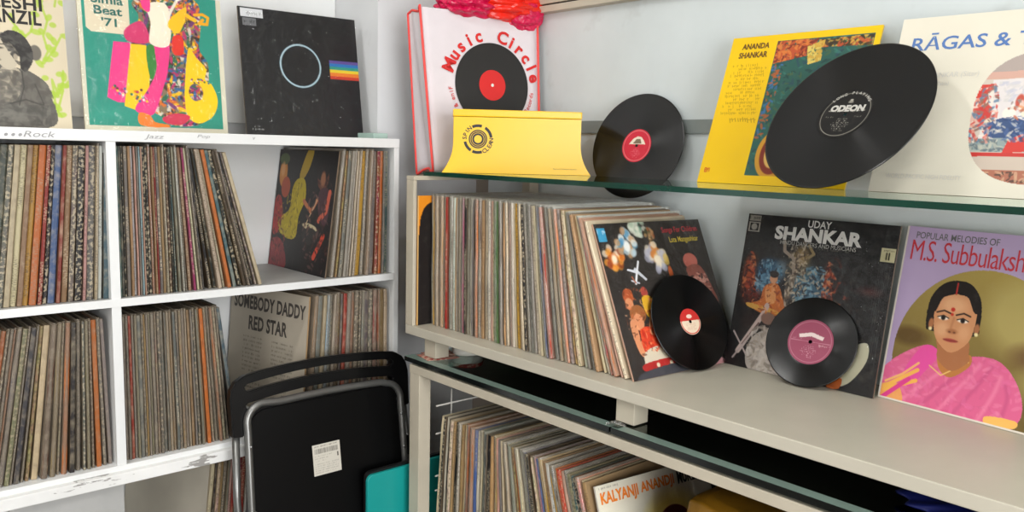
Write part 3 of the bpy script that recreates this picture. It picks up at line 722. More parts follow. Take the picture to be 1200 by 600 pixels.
# --- black cover, dancers
cv = Cv(300, h_('171516'), seed=10); cv.tint(4, .12, 3)
cv.speck(cv.pmask([(.62, .35), (.98, .25), (.98, .9), (.65, .9)]), [h_('26282a'), h_('0e0c0c'), h_('3a3430')], 260, .02, 5, .6)
def glow(cx, cy, rx, ry, c, a=0, al=.8, soft=.05): cv.ell(cx, cy, rx, ry, h_(c), a, soft=soft, al=al)
glow(.08, .42, .05, .13, 'a83a1c'); glow(.06, .36, .02, .05, 'e07030'); glow(.14, .50, .04, .07, '8c3020')
glow(.22, .36, .10, .08, '3c7096'); glow(.17, .44, .05, .06, '6a98b4'); glow(.30, .33, .04, .05, '9ab0b8', al=.6)
glow(.50, .42, .14, .12, '54859f'); glow(.42, .30, .07, .08, '70705c'); glow(.42, .24, .05, .06, 'b08a40'); glow(.58, .48, .09, .07, '3c6076'); glow(.64, .34, .05, .09, 'a8482c'); glow(.70, .42, .06, .07, '7c3020'); glow(.60, .55, .06, .04, 'c86a3c')
glow(.38, .40, .025, .16, '9a8a78', 8, .9, .02); glow(.40, .30, .03, .05, 'c8b49a', 0, .9, .02); cv.line([(.38, .38), (.37, .26), (.30, .22), (.29, .16)], .022, h_('a89888')); cv.line([(.42, .28), (.50, .22), (.46, .17)], .018, h_('a08a60'))
def figs(pts, cols, k, sz, sd): cv.speck(cv.pmask(pts), [h_(c) for c in cols], k, sz, sd, .75)
figs([(.04, .28), (.10, .28), (.14, .55), (.04, .56)], ('c0502c', '5c1c10', 'd8804c', '2a1210'), 90, .010, 11)
figs([(.14, .30), (.28, .30), (.30, .42), (.14, .50)], ('9cc0d0', '2c5470', '6aa0bc', '1c2c3c'), 120, .010, 12)
figs([(.42, .34), (.60, .30), (.64, .52), (.44, .54)], ('8cb8cc', '2c4c64', 'c8b8a0', '182430', '6a98b0'), 200, .011, 13)
figs([(.34, .20), (.46, .18), (.44, .56), (.34, .58)], ('d8c8b0', '3a3028', 'b8a488', '6a5848'), 160, .009, 14)
figs([(.60, .26), (.70, .28), (.74, .48), (.60, .50)], ('c85a34', '4a1810', 'e09060', '8c3018'), 110, .010, 15)
figs([(.54, .50), (.68, .48), (.70, .60), (.56, .60)], ('d8703c', '5c2010', 'e8b080'), 70, .009, 16)
figs([(.60, .06), (.98, .24), (.98, .62), (.72, .60)], ('100e0e', '2c2c2e', '1a1818'), 160, .02, 17)
cv.poly([(.20, .46), (.28, .43), (.33, .50), (.36, .60), (.28, .64), (.16, .62), (.12, .58), (.18, .55)], h_('c8702c')); cv.poly([(.21, .47), (.27, .46), (.29, .55), (.23, .56)], h_('e0a060')); cv.ell(.255, .40, .028, .035, h_('d9a078')); cv.ell(.255, .375, .032, .022, h_('2a1c18'))
cv.poly([(.10, .58), (.30, .60), (.32, .625), (.12, .61)], h_('d8a848'))
cv.line([(.08, .90), (.22, .64), (.24, .58)], .035, h_('c9b6ae')); cv.line([(.10, .86), (.20, .70)], .012, h_('6a5450')); cv.line([(.03, .78), (.15, .92)], .012, h_('b8a8a4')); cv.line([(.17, .76), (.05, .95)], .012, h_('b8a8a4'))
cv.poly([(.24, .74), (.34, .70), (.44, .78), (.56, 1.02), (.22, 1.02), (.14, .92), (.17, .80)], h_('b3aaa2')); cv.poly([(.26, .80), (.34, .80), (.40, 1.0), (.24, 1.0)], h_('c9c2ba'), al=.7)
cv.ell(.26, .66, .05, .04, h_('8a6a5c'))
cv.poly([(.84, .74), (.92, .70), (.93, .80), (.86, .93), (.78, .98), (.76, .92)], h_('d6d2b8')); cv.poly([(.72, .95), (.80, .93), (.79, .99), (.72, 1.0)], h_('c86a30'))
glow(.88, .40, .05, .02, '8c2c28', al=.5)
cv.rect(.012, .095, .01, .045, h_('9a948a')); cv.rect(.012, .095, .052, .115, h_('b0aaa0')); cv.rect(.022, .085, .058, .109, h_('1c1a1a')); cv.ell(.053, .083, .022, .022, h_('b0aaa0')); cv.words(.015, .09, .028, .02, h_('2a2826'), 3)
cv.words(.30, .72, .185, .012, h_('9a948a'), 5, .7)
figs([(.15, .76), (.34, .72), (.54, 1.0), (.2, 1.0)], ('d0c8c0', '8c8278', 'c0b4a8', 'a09488'), 150, .013, 18)
figs([(.20, .45), (.30, .44), (.34, .60), (.18, .62)], ('e8a868', '8c3c14', 'd87c30'), 50, .008, 19)
for k in range(7): cv.line([(.93+.008*k, .02+.02*k), (.90+.012*k, .5+.06*k)], .0025, h_('8c9094'), .35)  # pale streaks painted in as glints of the crinkled plastic sleeve
cv.rect(.912, .995, .135, .215, h_('d9d2a8')); cv.words(.925, .985, .15, .012, h_('55503c'), 7); cv.line([(.945, .165), (.945, .20)], .009, h_('332f22')); cv.line([(.96, .165), (.96, .20)], .009, h_('332f22'))
c9 = cover('black record cover with large white lettering and lit dancers, standing on beige shelf', [-.101, -1.196, -1.575, .187], 1.1197, cv, .004, edge=(.12, .11, .11), art='artgloss'); wrap(c9)
T(c9, 'UDAY', .43, .585, .012, .058, M['i_white'], bold=.02); T(c9, 'SHANKAR', .212, .79, .062, .150, M['i_white'], bold=.045)
T(c9, 'HINDU DANCERS AND MUSICIANS', .26, .76, .152, .178, M['i_silver'], bold=0)
# --- lilac cover with portrait of a woman in a pink sari
cv = Cv(330, h_('b39ec0'), seed=11); cv.tint(3, .05, 3)
cl = ((cv.U-.50)**2/.46**2+(cv.V-.70)**2/.50**2 < 1).astype(float)
g = np.clip((cv.V-.2)/.7, 0, 1)[..., None]; cv.a = cv.a*(1-cl[..., None])+cl[..., None]*(np.array(h_('a58f4c'))*(1-g)+np.array(h_('6c5a30'))*g)
cv.ell(.72, .42, .22, .20, h_('b8a868'), soft=.12, al=.7, clip=cl); cv.ell(.78, .62, .12, .07, h_('6a4e30'), soft=.06, al=.8, clip=cl); cv.ell(.12, .62, .10, .05, h_('57401f'), soft=.04, al=.8, clip=cl); cv.ell(.85, .75, .14, .10, h_('a4985c'), soft=.08, al=.7, clip=cl)
sk = h_('c98d62'); skd = h_('a86c46'); skl = h_('e0ac82')
# sari / body
body = cv.poly([(.20, .66), (.28, .66), (.36, .74), (.46, .67), (.60, .66), (.70, .74), (.755, .86), (.74, .96), (.62, 1.03), (.0, 1.03), (-.02, .88), (.06, .76)], h_('d9628c'))
for k, (a, b) in enumerate([((.44, .68), (.14, .98)), ((.48, .70), (.24, 1.0)), ((.52, .70), (.34, 1.0)), ((.58, .70), (.42, 1.0)), ((.63, .74), (.55, 1.0)), ((.66, .78), (.66, .98))]):
    mid = ((a[0]+b[0])/2+.02, (a[1]+b[1])/2-.03)
    cv.line(cv.smooth([a, mid, b, mid], 6)[:12], .020, h_('c0507c' if k % 2 else 'eb8aa8'), .55, clip=body, soft=.015)
cv.speck(body, [h_('e889a8'), h_('cc5a84'), h_('e070a0')], 220, .012, 4, .35)
cv.poly([(.29, .66), (.36, .70), (.46, .66), (.47, .72), (.38, .80), (.31, .76)], h_('b9783f'))
cv.poly([(.20, .67), (.30, .65), (.29, .72), (.24, .80), (.17, .90), (.12, .84)], h_('e0509a'), clip=body)
for q in (0, .06):
    cv.line([(.03, .93+q*.3), (.20, .80+q)], .022, h_('f0b84c'), .9, clip=body)
cv.line([(.03, .90), (.12, .84), (.20, .76)], .012, h_('f2c860'), .8, clip=body); cv.poly([(.0, .93), (.10, .90), (.14, 1.0), (.0, 1.02)], h_('ecae50'), clip=body, al=.8); cv.line([(.02, 1.0), (.16, .86)], .025, h_('d8408a'), clip=body)
cv.poly([(.595, .955), (.735, .945), (.73, .985), (.60, .995)], h_('f0b860'))
cv.line([(.26, .76), (.33, .80), (.46, .70)], .006, h_('e8c070'))
# neck, head
cv.poly([(.28, .58), (.43, .58), (.455, .66), (.46, .70), (.38, .765), (.30, .72), (.285, .66)], skd)
cv.poly([(.20, .54), (.20, .40), (.25, .31), (.33, .275), (.41, .29), (.47, .37), (.485, .50), (.46, .56), (.24, .57)], h_('1e1816'))
cv.poly([(.235, .46), (.25, .38), (.31, .325), (.38, .325), (.445, .38), (.46, .46), (.45, .57), (.41, .635), (.355, .668), (.30, .64), (.255, .58)], sk)
cv.ell(.335, .41, .07, .045, skl, soft=.04, al=.7); cv.ell(.29, .55, .035, .04, skl, soft=.03, al=.6); cv.ell(.41, .55, .03, .04, skl, soft=.03, al=.45)
cv.poly([(.22, .42), (.26, .34), (.33, .305), (.335, .345), (.27, .38), (.24, .46)], h_('1e1816')); cv.poly([(.33, .305), (.42, .33), (.465, .43), (.44, .43), (.40, .36), (.335, .345)], h_('1e1816'))
cv.line([(.335, .29), (.335, .35)], .008, h_('b03028'))
for ex in (.288, .393):
    cv.line([(ex-.038, .462), (ex, .447), (ex+.036, .458)], .009, h_('241814'), .9); cv.ell(ex, .487, .028, .012, h_('efe4d4')); cv.ell(ex, .487, .012, .013, h_('1a1210')); cv.line([(ex-.03, .486), (ex, .474), (ex+.03, .486)], .006, h_('241814'))
cv.line([(.345, .48), (.338, .535)], .012, skd, .5, soft=.01); cv.ell(.346, .553, .027, .013, h_('a0623e'), soft=.012, al=.8); cv.ell(.334, .558, .006, .004, h_('5a3020')); cv.ell(.360, .558, .006, .004, h_('5a3020'))
cv.ell(.347, .603, .038, .010, h_('a8433c'), soft=.005); cv.line([(.31, .603), (.347, .605), (.384, .602)], .004, h_('6a2824'))
cv.ell(.333, .435, .011, .011, h_('b8281c')); cv.ell(.333, .462, .008, .008, h_('c03020'))
cv.ell(.228, .53, .014, .03, skd); cv.ell(.472, .52, .014, .03, skd); cv.ell(.228, .558, .010, .010, h_('e8d8a0')); cv.ell(.473, .548, .010, .010, h_('e8d8a0'))
cv.rect(0, .012, 0, 1, h_('d5ccc0')); cv.rect(0, 1, .988, 1, h_('dcd2c4'))
c10 = cover('lilac record cover with portrait of woman in pink sari, at right end of beige shelf', [-.081, -1.51, -1.663, .185], 1.1197, cv, .004, col='f')
T(c10, 'POPULAR MELODIES OF', .06, .51, .028, .066, M['i_greyt'], bold=.006)
T(c10, 'M.S. Subbulakshmi', .045, .745, .075, .190, M['i_pinkred'], bold=-.004, space=.9)
# --- bright yellow cover with text column and dark picture
cv = Cv(300, h_('ecc00c'), seed=12); cv.tint(3, .03, 3)
pan = cv.poly([(.335, .045), (.965, .045), (.965, .94), (.335, .94)], h_('2c5a50'), False)
cv.speck(pan, [h_('3a7a6c'), h_('1e3c3c'), h_('50603c'), h_('2c4858')], 700, .010, 2, .6)
top = cv.pmask([(.34, .05), (.62, .05), (.56, .16), (.34, .20)], False); cv.speck(top, [h_('b8502c'), h_('7a3020'), h_('d07838')], 260, .012, 4, .9)
top = cv.pmask([(.62, .06), (.96, .05), (.96, .12), (.62, .11)], False); cv.speck(top, [h_('b8502c'), h_('3a3020'), h_('c8a040')], 160, .012, 5, .8)
top = cv.pmask([(.55, .1), (.66, .06), (.66, .2), (.58, .22)], False); cv.speck(top, [h_('c8a040'), h_('d8c060')], 100, .010, 6, .9)
cv.speck(cv.pmask([(.34, .2), (.42, .2), (.40, .7), (.34, .75)], False), [h_('b05a30'), h_('3c6a9c')], 70, .010, 7, .8)
m = cv.ell(.50, .80, .12, .16, h_('c8902c'), clip=pan); cv.ell(.50, .80, .09, .13, h_('7a2c1c'), clip=pan); cv.ell(.50, .80, .06, .09, h_('d8b060'), clip=pan)
for k in range(15):
    cv.words(.05+.05*(k % 3 == 1), .30-.04*(k % 4 == 0), .20+k*.0235, .022, h_('a8820c'), k, .8, slant=-.3)
cv.words(.13, .31, .575, .035, h_('a8820c'), 33, .9, slant=-.4)
cv.rect(.035, .06, .90, .935, h_('e0a018'))
c11 = cover('bright yellow record cover with brown lettering, leaning on the glass shelf', [-.141, -1.132, -1.561, .339], 1.4927, cv, .004, col='y', edge=(.92, .78, .15))
T(c11, 'ANANDA', .085, .285, .048, .088, M['i_brownink'], bold=.04); T(c11, 'SHANKAR', .075, .285, .108, .150, M['i_brownink'], bold=.04)
T(c11, 'EMI', .035, .075, .90, .93, M['i_red'], bold=.0)
# --- cream cover with blue lettering and oval miniature painting
cv = Cv(300, h_('dad4c2'), seed=13); cv.tint(3, .03, 3)
ov = ((np.abs((cv.U-.80)/.352)**2.6+np.abs((cv.V-.578)/.352)**2.6) < 1).astype(float)
cv.put(ov, h_('c9bcae'))
def O(pts, c, al=1, sm=False): cv.poly(pts, h_(c), sm, al, clip=ov)
O([(.4, .2), (1.2, .2), (1.2, .36), (.4, .36)], 'a89a92'); O([(.4, .34), (1.2, .32), (1.2, .36), (.4, .38)], 'c9a090'); O([(.52, .38), (1.2, .36), (1.2, .70), (.50, .70)], 'd6cfcc')
cv.speck(cv.pmask([(.55, .39), (1, .38), (1, .5), (.55, .5)], False)*ov, [h_('b8b8c4'), h_('c8c4c0')], 120, .012, 2, .6)
O([(.45, .405), (.53, .40), (.50, .47), (.44, .48)], 'c8382c'); O([(.44, .48), (.50, .47), (.50, .60), (.44, .62)], 'b8c8d0')
for x, y, r, c in ((.475, .52, .03, 'c8604c'), (.46, .60, .03, 'd8b0a0'), (.505, .56, .035, 'c03a34'), (.50, .50, .018, '9a6048'), (.535, .63, .03, 'd9c8b0'), (.455, .68, .025, '7a9ab0')): cv.ell(x, y, r, r*1.5, h_(c), clip=ov)
O([(.53, .62), (.62, .58), (.72, .61), (.78, .66), (.70, .70), (.56, .69)], '3a5078', 1, True); cv.ell(.72, .54, .05, .06, h_('e4d9c4'), clip=ov); cv.ell(.74, .46, .025, .03, h_('9a6a50'), clip=ov); cv.ell(.80, .60, .05, .06, h_('d07038'), clip=ov); cv.ell(.62, .56, .03, .03, h_('e8dcd0'), clip=ov)
cv.ell(.90, .56, .06, .10, h_('e0d4c0'), clip=ov); cv.ell(.66, .50, .02, .04, h_('b85040'), clip=ov)
O([(.4, .695), (1.2, .68), (1.2, .76), (.4, .765)], '8c9a98'); cv.speck(cv.pmask([(.44, .70), (1, .69), (1, .76), (.44, .765)], False)*ov, [h_('5c6a70'), h_('b8b8a8')], 120, .010, 3, .7); O([(.64, .70), (.72, .66), (.74, .76), (.62, .77)], 'c83c34')
O([(.4, .77), (1.2, .76), (1.2, .785), (.4, .79)], 'c03a34'); O([(.4, .79), (1.2, .785), (1.2, .855), (.4, .86)], 'c4b4a4'); O([(.4, .86), (1.2, .855), (1.2, 1), (.4, 1)], 'a86a54')
cv.speck(cv.pmask([(.44, .42), (.55, .42), (.56, .70), (.44, .70)])*ov, [h_('c8443c'), h_('e8d8c8'), h_('8a6a60'), h_('5c7a94'), h_('d89080')], 150, .009, 41, .8)
cv.speck(cv.pmask([(.54, .60), (.76, .58), (.76, .70), (.55, .70)])*ov, [h_('2c4068'), h_('4c6494'), h_('d8d0c0')], 90, .009, 42, .6)
cv.speck(cv.pmask([(.62, .50), (.95, .46), (.98, .68), (.70, .62)])*ov, [h_('d89060'), h_('efe6d8'), h_('b85a3c'), h_('8a7a74')], 140, .010, 43, .7)
cv.speck(cv.pmask([(.55, .865), (.95, .86), (.95, .92), (.58, .92)], False)*ov, [h_('4a3a34'), h_('c8a080')], 60, .009, 44, .8)
c12 = cover('cream record cover with blue lettering and oval miniature painting, on the glass shelf', [-.143, -1.493, -1.523, .31], 1.4927, cv, .005, col='i', edge=(.80, .76, .66))
T(c12, 'RĀGAS & TALAS', .072, .95, .095, .195, M['i_blue'], bold=.012, shear=.05)
T(c12, 'RAVI SHANKAR (Sitar)', .09, .445, .325, .362, M['i_silver'], bold=0, shear=.1); T(c12, 'ALLA RAKHA (Tabla)', .09, .305, .378, .405, M['i_silver'], shear=.1)
T(c12, 'WORLD-PACIFIC HIGH FIDELITY', .078, .457, .895, .920, M['i_silver'])
# --- cover under the glass table
cv = Cv(240, h_('dcd8c8'), seed=14); cv.tint(3, .05, 3)
cv.ell(.60, .42, .28, .26, h_('e8d87c'), soft=.1, al=.9); cv.ell(.61, .44, .18, .20, h_('5c1c1c')); cv.ell(.61, .48, .11, .15, h_('c98a60')); cv.ell(.60, .36, .14, .08, h_('5c1c1c')); cv.poly([(.4, .62), (.8, .62), (.95, 1), (.3, 1)], h_('7a3a30'))
cv.words(.03, .2, .022, .014, h_('77746c'), 3)
c13 = cover('white cover with orange and black lettering at end of row under glass table', [-.406, -1.214, -.114, .336], .6, cv, .004, col='w'); wrap(c13)
T(c13, 'KALYANJI', .03, .345, .045, .140, M['i_orange'], bold=.035); T(c13, 'ANANDJI', .368, .668, .045, .132, M['i_orange'], bold=.035); T(c13, 'MUKESH', .70, .93, .040, .125, M['ink'], bold=.035)
# ------------------------------------------------------------------ loose discs
def disc(label, c, az, el, rad, lab_r, cv, texts=()):
    n = Vector((math.cos(el)*math.cos(az), math.cos(el)*math.sin(az), math.sin(el)))
    x = Vector((-math.sin(az), math.cos(az), 0)); y = n.cross(x)
    m = Matrix(((x.x, y.x, n.x, c[0]), (x.y, y.y, n.y, c[1]), (x.z, y.z, n.z, c[2]), (0, 0, 0, 1)))
    r = thing('vinyl_disc', mat=m, label=label, category='record')
    pr = [(.0036, .0009), (lab_r, .0009), (lab_r*1.04, .0011), (lab_r*1.10, .0006), (rad*.955, .0006), (rad*.975, .0010), (rad-.0008, .0009), (rad, 0), (rad-.0008, -.0009), (.0036, -.0009)]
    bm = bmesh.new(); sg = 160
    rg_ = [[bm.verts.new((q*math.cos(2*PI*k/sg), q*math.sin(2*PI*k/sg), z)) for k in range(sg)] for q, z in pr]
    for i in range(len(pr)):
        for k in range(sg):
            f = bm.faces.new((rg_[i][k], rg_[i][(k+1) % sg], rg_[(i+1) % len(pr)][(k+1) % sg], rg_[(i+1) % len(pr)][k])); f.smooth = True
    bmesh.ops.recalc_face_normals(bm, faces=bm.faces)
    link('grooved_disc', tomesh(bm), M['vinyl'], r, world=False)
    lb = link('paper_label', disc_art(cv, lab_r*.985, .0036, .0012), M['art'], r, world=False)
    for kind, s_, mat_, a in texts:
        if kind == 'arc': me = arc_text(s_, 0, 0, *a)
        else: me = flat_text(s_, a[0]-a[2]/2, a[1], a[2], a[3], 0, bold=a[4])
        me.transform(Matrix(((1, 0, 0, 0), (0, 0, 1, 0), (0, -1, 0, .0016), (0, 0, 0, 1)))); link('label_lettering', me, mat_, lb, world=False)
def label_cv(bg, ink, seed, rim=None):
    c = Cv(200, bg, seed=seed)
    if rim: c.line([(.5+.455*math.cos(a*PI/40), .5+.455*math.sin(a*PI/40)) for a in range(81)], .016, rim)
    for k in range(7): c.words(.32+.03*abs(k-3), .68-.03*abs(k-3), .60+k*.042, .030, ink, seed+k)
    return c
# big 12 inch disc: grooves, black label
L = label_cv(h_('1a1918'), h_('b8b4a8'), 1, h_('8a867c')); L.rect(.1, .9, .425, .435, h_('9a968c')); L.words(.28, .72, .445, .035, h_('b0aca0'), 4); L.words(.14, .30, .56, .03, h_('a09c90'), 5); L.words(.72, .88, .56, .03, h_('a09c90'), 6)
for k in range(3): L.ell(.5, .19+k*.028, .03+.012*k, .012, h_('a8a498'))
disc('large black vinyl disc with black label leaning against two covers on the glass shelf', (-.193, -1.467, 1.622), R(171.0), R(34.5), .151, .050, L,
     [('flat', 'ODEON', M['i_silver'], (0, .005, .066, .014, .06)), ('arc', 'LONG PLAYING', M['i_silver'], (.042, 145, 35, .0055, 0))])
# 10 inch disc behind the glass shelf: red label
L = label_cv(h_('c8283c'), h_('e89aa0'), 2, h_('e8a0a0')); L.poly([(.22, .46), (.34, .30), (.48, .22), (.62, .24), (.72, .34), (.80, .46)], h_('e6d8c4'), False); L.poly([(.36, .44), (.46, .30), (.60, .30), (.66, .44)], h_('7c6a54'), False)
disc('black disc with bright red label standing behind the glass shelf', (-.050, -.891, 1.5655), R(185.8), R(14.6), .125, .040, L)
# small disc, red and cream label
L = Cv(200, h_('e0cdb4'), seed=3); L.rect(0, 1, 0, .46, h_('c0302c')); L.line([(.5+.46*math.cos(a*PI/40), .5+.46*math.sin(a*PI/40)) for a in range(81)], .04, h_('c0302c')); L.ell(.5, .30, .14, .08, h_('e6c8b8'))
for k in range(5): L.words(.26, .74, .56+k*.06, .035, h_('a8463c'), k)
disc('small black disc with red and cream label leaning on the flower cover', (-.190, -1.168, 1.2130), R(261.5), R(25.0), .100, .0275, L)
# small disc, mauve label
L = label_cv(h_('93465c'), h_('c896a0'), 4, h_('b87888')); L.poly([(.22, .36), (.50, .29), (.78, .36), (.76, .44), (.50, .375), (.24, .44)], h_('dcc8c4'), False); L.rect(.06, .94, .495, .503, h_('b87888')); L.words(.10, .30, .46, .035, h_('c896a0'), 8); L.words(.70, .90, .56, .05, h_('d8b0b4'), 9)
disc('small black disc with mauve label leaning on the black dancers cover', (-.110, -1.388, 1.2020), R(186.9), R(23.0), .0875, .044, L,
     [('arc', "HIS MASTER'S VOICE", M['i_silver'], (.029, 160, 20, .0075, .02))])

# ------------------------------------------------------------------ right: end frame, beige shelf, backboard, glass shelf
bs = thing('display_shelf', (-.2, -1.3, FLOOR), label='beige metal display shelf with end post along the right wall', category='shelf')
link('shelf_board', box(-.42, -.004, -2.6, -.492, 1.097, 1.1195, .002), M['beigetop'], bs)
link('end_post', box(-.4195, -.410, -.522, -.492, 1.1197, 1.4718, .0015), M['beige'], bs)
link('end_post', box(-.045, -.012, -.522, -.492, 1.1197, 1.4718, .0015), M['beige'], bs)
link('end_rail', box(-.410, -.045, -.5145, -.495, 1.1197, 1.136, .001), M['beige'], bs, label='lower rail of the end frame')
link('glass_ledge', boxes((-.4195, -.012, -.522, -.492, 1.4720, 1.4822), (-.31, -.012, -.4921, -.375, 1.4720, 1.4822), bev=.001), M['beige'], bs, label='beige metal ledge under the glass')
for y in (-.575, -1.19, -1.86, -2.5):
    link('short_leg', box(-.405, -.365, y-.022, y+.022, 1.0505, 1.097, .001), M['beige'], bs)
link('backboard', box(-.0035, -.0005, -2.7, -.30, 1.12, 1.905), M['back'], bs, label='pale glossy backboard')
link('backboard_rail', box(-.011, -.0035, -2.7, -.30, 1.595, 1.626, .001), M['rail'], bs, label='grey horizontal rail on the backboard')
for a, b in ((1.905, 1.922), (1.926, 1.985)):
    link('top_trim', box(-.030, -.001, -2.7, -.30, a, b, .0015), M['beige'], bs)
link('trim_gap', box(-.022, -.001, -2.7, -.30, 1.9215, 1.9265), M['dark'], bs)

gs = thing('glass_shelf', (-.25, -1.4, 1.4825), label='long green-edged glass shelf above the beige shelf', category='shelf')
link('glass_pane', box(-.3795, -.1125, -2.60, -.505, 1.4825, 1.4927), M['glass'], gs)
link('front_edge', box(-.3800, -.3796, -2.60, -.505, 1.4825, 1.4927), M['glassedge'], gs, label='dark green polished edge')
link('front_edge', box(-.3796, -.1125, -.5049, -.5045, 1.4825, 1.4927), M['glassedge'], gs)
for y in (-1.25, -1.92):
    link('bracket', boxes((-.14, -.012, y-.006, y+.006, 1.4700, 1.4824)), M['beige'], gs)

# ------------------------------------------------------------------ glass table below
tb = thing('glass_table', (-.2, -1.3, FLOOR), label='glass-topped table with beige metal frame beneath the display shelf', category='table')
for (a, b) in ((-1.183, -.519), (-2.60, -1.187)):
    link('glass_top', box(-.4395, -.06, a, b, 1.038, 1.048), M['tglass'], tb)
    link('glass_edge', box(-.4400, -.4396, a, b, 1.037, 1.048), M['tglassedge'], tb, label='black front edge of the glass')
    # pale green strip laid along the front of each pane
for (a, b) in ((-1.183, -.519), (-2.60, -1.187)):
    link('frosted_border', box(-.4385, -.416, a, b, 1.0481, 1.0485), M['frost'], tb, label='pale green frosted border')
link('glass_clip', box(-.437, -.412, -1.200, -1.170, 1.0485, 1.0525, .001), M['clear'], tb, label='clear plastic joining clip')
link('front_rail', box(-.4395, -.408, -2.60, -.540, 1.0125, 1.032, .001), M['beige'], tb)
link('side_rail', box(-.408, -.03, -.565, -.545, 1.0125, 1.032, .001), M['beige'], tb)
link('rear_rail', box(-.055, -.03, -2.60, -.565, 1.0125, 1.032, .001), M['beige'], tb)
link('leg', box(-.439, -.405, -.580, -.541, FLOOR, 1.0125, .0015), M['beige'], tb)
link('leg', box(-.055, -.03, -.580, -.545, FLOOR, 1.0125, .0015), M['beige'], tb)
link('leg', box(-.439, -.405, -2.60, -2.56, FLOOR, 1.0125, .0015), M['beige'], tb)
link('inner_panel', box(-.4075, -.056, -2.59, -.64, 1.018, 1.030), M['dark'], tb, label='dark panel under the glass')  # added dark sheet standing in for the shade below the glass
for y in (-.60, -1.19, -1.9, -2.5):
    link('glass_pad', box(-.43, -.05, y-.006, y+.006, 1.0322, 1.0375), M['blackedge'], tb)
link('backing_board', box(-.020, -.003, -2.65, -.45, FLOOR+.02, 1.096), M['dark'], tb, label='dark board behind the table')  # dark sheet added to fill the background behind the table

rk = thing('wire_rack', (-.22, -.9, FLOOR), label='white wire record rack standing under the glass table', category='rack')
bm = bmesh.new()
for z in (.93, .86, .753, .716, .64): tube(bm, [(-.392, -.586, z), (-.04, -.586, z)], .0022, 8)
for x in (-.345, -.20, -.06): tube(bm, [(x, -.5845, .30), (x, -.5845, .965)], .0022, 8)
link('end_grid', tomesh(bm), M['wire'], rk)
bm = bmesh.new()
for x in (-.385, -.30, -.20, -.12, -.06): tube(bm, [(x, -.59, .5955), (x, -1.32, .5955)], .0022, 8)
for k in range(8): tube(bm, [(-.40, -.60-.1*k, .5915), (-.05, -.60-.1*k, .5915)], .0018, 8)
for x in (-.39, -.06):
    for y in (-.60, -1.31): tube(bm, [(x, y, .5915), (x, y, FLOOR)], .004, 8)
link('base_grid', tomesh(bm), M['wire'], rk)

# red folded cards below the first short leg, round tin
def sheet(name, pts, z0, z1, mat, **kw):
    bm = bmesh.new(); lo = [bm.verts.new((x, y, z0)) for x, y in pts]; hi = [bm.verts.new((x, y, z1)) for x, y in pts]; n = len(pts)
    bm.faces.new(hi); bm.faces.new(lo[::-1])
    for i in range(n): bm.faces.new((lo[i], lo[(i+1) % n], hi[(i+1) % n], hi[i]))
    bmesh.ops.recalc_face_normals(bm, faces=bm.faces); return link(name, tomesh(bm), mat, **kw)
cardm = NT('red_printed_card'); tc = cardm.add('ShaderNodeTexCoord'); nz = cardm.noise(90, 2, tc.outputs['Object']); cardm.base(cardm.mix(cardm.ramp(nz.outputs[0], (.48, 0.), (.54, 1.)), lin((.62, .22, .18)), lin((.80, .68, .60)))); cardm.rough(.5)
sheet('printed_card', [(-.425, -.595), (-.345, -.615), (-.330, -.545), (-.412, -.530)], 1.0483, 1.0492, cardm.m, label='red printed card on the glass, lying under the first short shelf leg', category='card')
sheet('printed_card', [(-.40, -.560), (-.335, -.585), (-.318, -.535), (-.395, -.523)], 1.0494, 1.0503, cardm.m, label='upper red printed card poking out behind the first short shelf leg', category='card')
tin = thing('round_tin', (-.298, -.585, 1.0482), label='flat round white tin with red print on the glass table', category='tin')
def lathe(pr, sg=48):
    bm = bmesh.new(); rr = [[bm.verts.new((q*math.cos(2*PI*k/sg), q*math.sin(2*PI*k/sg), z)) for k in range(sg)] for q, z in pr]
    for i in range(len(pr)-1):
        for k in range(sg):
            f = bm.faces.new((rr[i][k], rr[i][(k+1) % sg], rr[i+1][(k+1) % sg], rr[i+1][k])); f.smooth = True
    bm.faces.new(rr[0][::-1]); bm.faces.new(rr[-1]); bmesh.ops.recalc_face_normals(bm, faces=bm.faces); return tomesh(bm)
link('body', lathe([(.036, 0), (.038, .002), (.038, .019)]), M['paper'], tin, world=False)
link('lid', lathe([(.0395, .019), (.0395, .027), (.037, .029)]), cardm.m, tin, world=False, label='red patterned lid')
bm = bmesh.new(); bmesh.ops.create_icosphere(bm, subdivisions=4, radius=1)
for v in bm.verts:
    k = 1+.25*math.sin(v.co.x*5+v.co.y*3)*math.cos(v.co.z*4+v.co.y*6); v.co = Vector((v.co.x*.05*k, v.co.y*.075*k, max(-.8, v.co.z)*.012*k))
me = tomesh(bm, True); me.transform(Matrix.Translation((-.33, -1.755, 1.0595)))
link('plastic_bag', me, M['bluebag'], label='crumpled blue plastic bag under the beige shelf', category='bag')
# amber wrapped parcel at the right below the table
bm = bmesh.new(); bx(bm, -.37, -.10, -1.72, -1.295, FLOOR+.43, .935, .04)
bmesh.ops.subdivide_edges(bm, edges=bm.edges[:], cuts=4, use_grid_fill=True)
for v in bm.verts: v.co += Vector((1, .3, .6))*(.006*math.sin(v.co.y*40+v.co.z*25))
pc = link('wrapped_parcel', tomesh(bm, True), M['amber'], label='amber wrapped parcel on a stool under the glass table at right', category='parcel')
bsn = thing('low_stool', (-.235, -1.54, FLOOR), label='dark low stool carrying the amber parcel under the table', category='stool')
link('seat', box(-.38, -.09, -1.73, -1.35, .572, .597, .003), M['dark'], bsn)
for x in (-.365, -.115):
    for y in (-1.715, -1.375): link('leg', box(x, x+.02, y, y+.02, FLOOR, .572), M['dark'], bsn)

